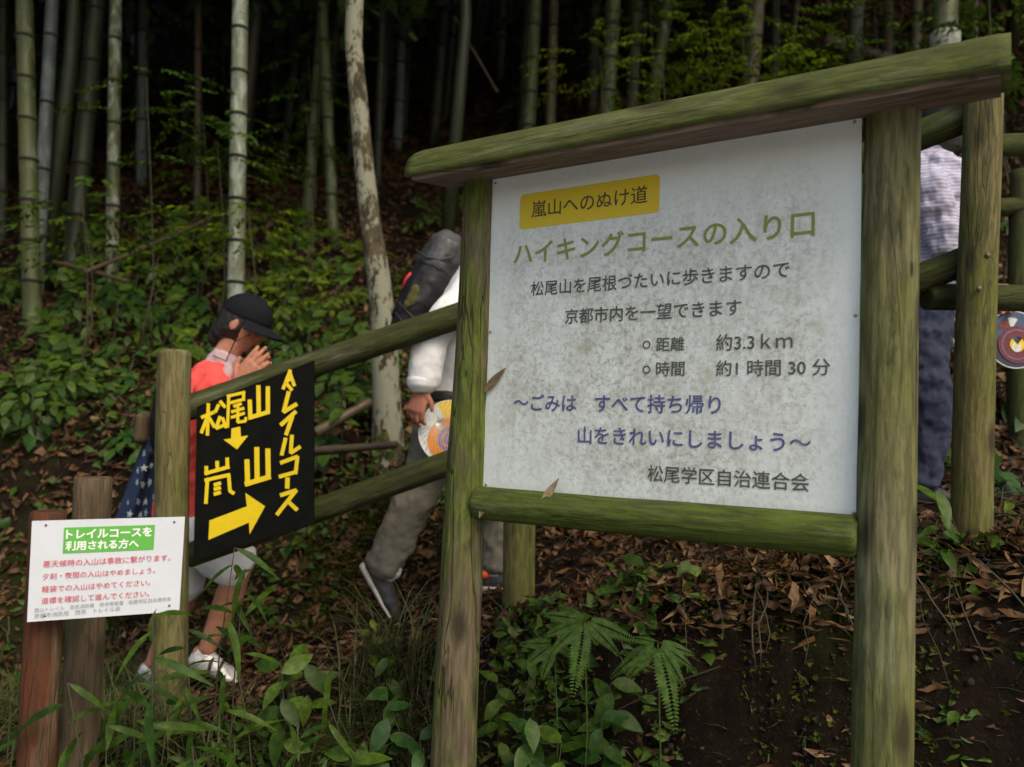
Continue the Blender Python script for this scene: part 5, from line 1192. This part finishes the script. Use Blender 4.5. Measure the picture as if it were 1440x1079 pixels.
# --- walker in a lavender shirt at right
Y3 = 3.12
def a3(px, py, dy=0): return at(px-11, py, Y3+dy)
p3 = thing('person', 'person in lavender striped shirt and jeans seen between post and fence', 'person', a3(1312, 705))
bm = bmesh.new(); hc3 = a3(1338, 192); H3 = head(bm, hc3, (.88, .35, .22), (-.22, 0, .95), .95)
loft(bm, [a3(1325, 200), a3(1316, 222), a3(1308, 240)], [(.05, .055), (.055, .058), (.08, .075)], (0, 1, 0))
loft(bm, [a3(1306, 240), a3(1300, 290), a3(1296, 350), a3(1292, 400), a3(1290, 450)], [(.15, .075), (.165, .10), (.14, .10), (.14, .10), (.155, .11)], (-.4, 1, 0), 24)
s5, e5, w5 = a3(1318, 262, -.16), a3(1338, 345, -.18), a3(1398, 405, -.15)
limb(bm, [s5, s5.lerp(e5, .5), e5, e5.lerp(w5, .4), w5], [.052, .044, .038, .038, .026]); hand(bm, w5, (a3(1425, 428, -.15)-w5), (.3, -.4, .8), (0, -1, 0), 1., .8)
s6, e6, w6 = a3(1318, 262, .16), a3(1335, 350, .18), a3(1352, 415, .14)
limb(bm, [s6, s6.lerp(e6, .5), e6, e6.lerp(w6, .4), w6], [.052, .044, .038, .038, .026]); hand(bm, w6, (.2, 0, -1), (.8, -.2, 0), (0, -1, 0), 1., .8)
h5, k5, n5, t5 = a3(1296, 470, -.08), a3(1318, 580, -.09), a3(1306, 680, -.08), a3(1352, 702, -.08)
limb(bm, [h5, h5.lerp(k5, .5), k5, k5.lerp(n5, .4), n5], [.09, .078, .060, .056, .038]); foot(bm, n5+Vector((0, 0, -.03)), t5, .035, .04)
h6, k6, n6, t6 = a3(1288, 470, .08), a3(1282, 585, .08), a3(1250, 680, .08), a3(1292, 706, .08)
limb(bm, [h6, h6.lerp(k6, .5), k6, k6.lerp(n6, .4), n6], [.09, .078, .060, .056, .038]); foot(bm, n6+Vector((0, 0, -.03)), t6, .035, .04)
put('body', remesh(bm, .007, 2), M['skin_tan'], p3)
m, nt, b = new_mat('lavender_striped_cloth'); wv = nd(nt, 'ShaderNodeTexWave', Scale=22.0, Distortion=.6); wv.bands_direction = 'Z'; nt.links.new(coords(nt, (1, 1, 1), rnd=False), wv.inputs['Vector'])
nt.links.new(mix(nt, ramp(nt, wv.outputs['Fac'], [(.35, 0.), (.65, 1.)]), (.34, .32, .44), (.50, .48, .62)), b.inputs['Base Color']); b.inputs['Roughness'].default_value = .9; M['lav'] = m
bm = bmesh.new(); loft(bm, [a3(1310, 222), a3(1308, 240), a3(1301, 290), a3(1297, 350), a3(1293, 400), a3(1291, 432)], [(.09, .085), (.18, .115), (.20, .135), (.18, .135), (.185, .15), (.185, .15)], (-.4, 1, 0), 28)
limb(bm, [s5+Vector((0, .04, .02)), s5, s5.lerp(e5, .5), e5, e5.lerp(w5, .6)], [.078, .080, .074, .070, .062]); limb(bm, [s6, s6.lerp(e6, .5), e6], [.066, .062, .058]); put('shirt', remesh(bm, .007, 2, .05, .06), M['lav'], p3)
bm = bmesh.new(); loft(bm, [a3(1292, 430), a3(1290, 470), a3(1290, 490)], [(.165, .13), (.17, .135), (.16, .125)], (-.3, 1, 0), 26)
limb(bm, [h5, h5.lerp(k5, .5), k5, k5.lerp(n5, .5), n5], [.108, .098, .082, .076, .07]); limb(bm, [h6, h6.lerp(k6, .5), k6, k6.lerp(n6, .5), n6], [.108, .098, .082, .076, .07]); put('jeans', remesh(bm, .008, 2, .045, .06), M['jeans'], p3)
for an, toe in ((n5, t5), (n6, t6)):
    bm = bmesh.new(); foot(bm, an+Vector((0, 0, -.035)), toe+Vector((.01, 0, 0)), .046, .048); put('shoe', remesh(bm, .007, 2), M['shoe'], p3)
bm = bmesh.new(); ball(bm, hc3+H3 @ Vector((-.015, 0, .0)), (.098, .088, .112), H3, 3); bmesh.ops.bisect_plane(bm, geom=bm.verts[:]+bm.edges[:]+bm.faces[:], plane_co=hc3+H3 @ Vector((.04, 0, 0)), plane_no=H3 @ Vector((1, 0, 0)), clear_outer=True); bmesh.ops.holes_fill(bm, edges=bm.edges[:]); put('hair', remesh(bm, .007, 1, .01, .03), M['hair'], p3)
bm = bmesh.new(); ball(bm, hc3+H3 @ Vector((-.005, 0, .05)), (.112, .098, .085), H3, 3)
bmesh.ops.bisect_plane(bm, geom=bm.verts[:]+bm.edges[:]+bm.faces[:], plane_co=hc3+H3 @ Vector((0, 0, .035)), plane_no=H3 @ Vector((0, 0, -1)), clear_outer=True); bmesh.ops.holes_fill(bm, edges=bm.edges[:])
hat = put('hat', remesh(bm, .006, 2), M['cap_cloth'], p3)
vs, fs = [], []
for j, (r_, z_) in enumerate(((.100, .040), (.135, .030), (.165, .018), (.166, .012), (.135, .023), (.100, .033))):
    for k in range(32): a = 2*math.pi*k/32; vs.append(hc3+H3 @ Vector((math.cos(a)*r_*1.05, math.sin(a)*r_*.95, z_)))
for j in range(6):
    for k in range(32): fs.append((j*32+k, j*32+(k+1) % 32, ((j+1) % 6)*32+(k+1) % 32, ((j+1) % 6)*32+k))
put('brim', mesh(vs, fs), M['white_cloth'], hat)
gF = 'bright printed fans carried by the walker at right'
RP = (FM['navy'], [(.80, .97, 0, 360, FM['navy'], 0, 0), (0, .97, -70, 70, FM['blue'], 0, 0), (0, .45, -50, -5, FM['white'], .35, 0), (0, .45, 5, 60, FM['red'], .35, 0), (.28, .66, 0, 360, FM['crimson'], -.18, 0), (.50, .53, 0, 360, FM['violet'], -.18, 0), (0, .26, 20, 300, FM['yellow'], -.18, 0), (0, .17, 0, 300, FM['white'], -.26, .06)])
fan('hand_fan', 'navy and crimson round fan with yellow centre right of the fence post', a3(1438, 478, -.16), .108, (0, -1, .05), None, RP, 0, (-.35, 0, 1), gF)
fan('hand_fan', 'partly hidden white and crimson fan left of the tall fence post', a3(1369, 462, .12), .085, (-.5, -1, .05), None, (FM['white'], [(.2, .7, 0, 360, FM['crimson'], 0, 0), (0, .2, 0, 360, FM['navy'], 0, 0)]), 0, (-.1, 0, 1), gF)
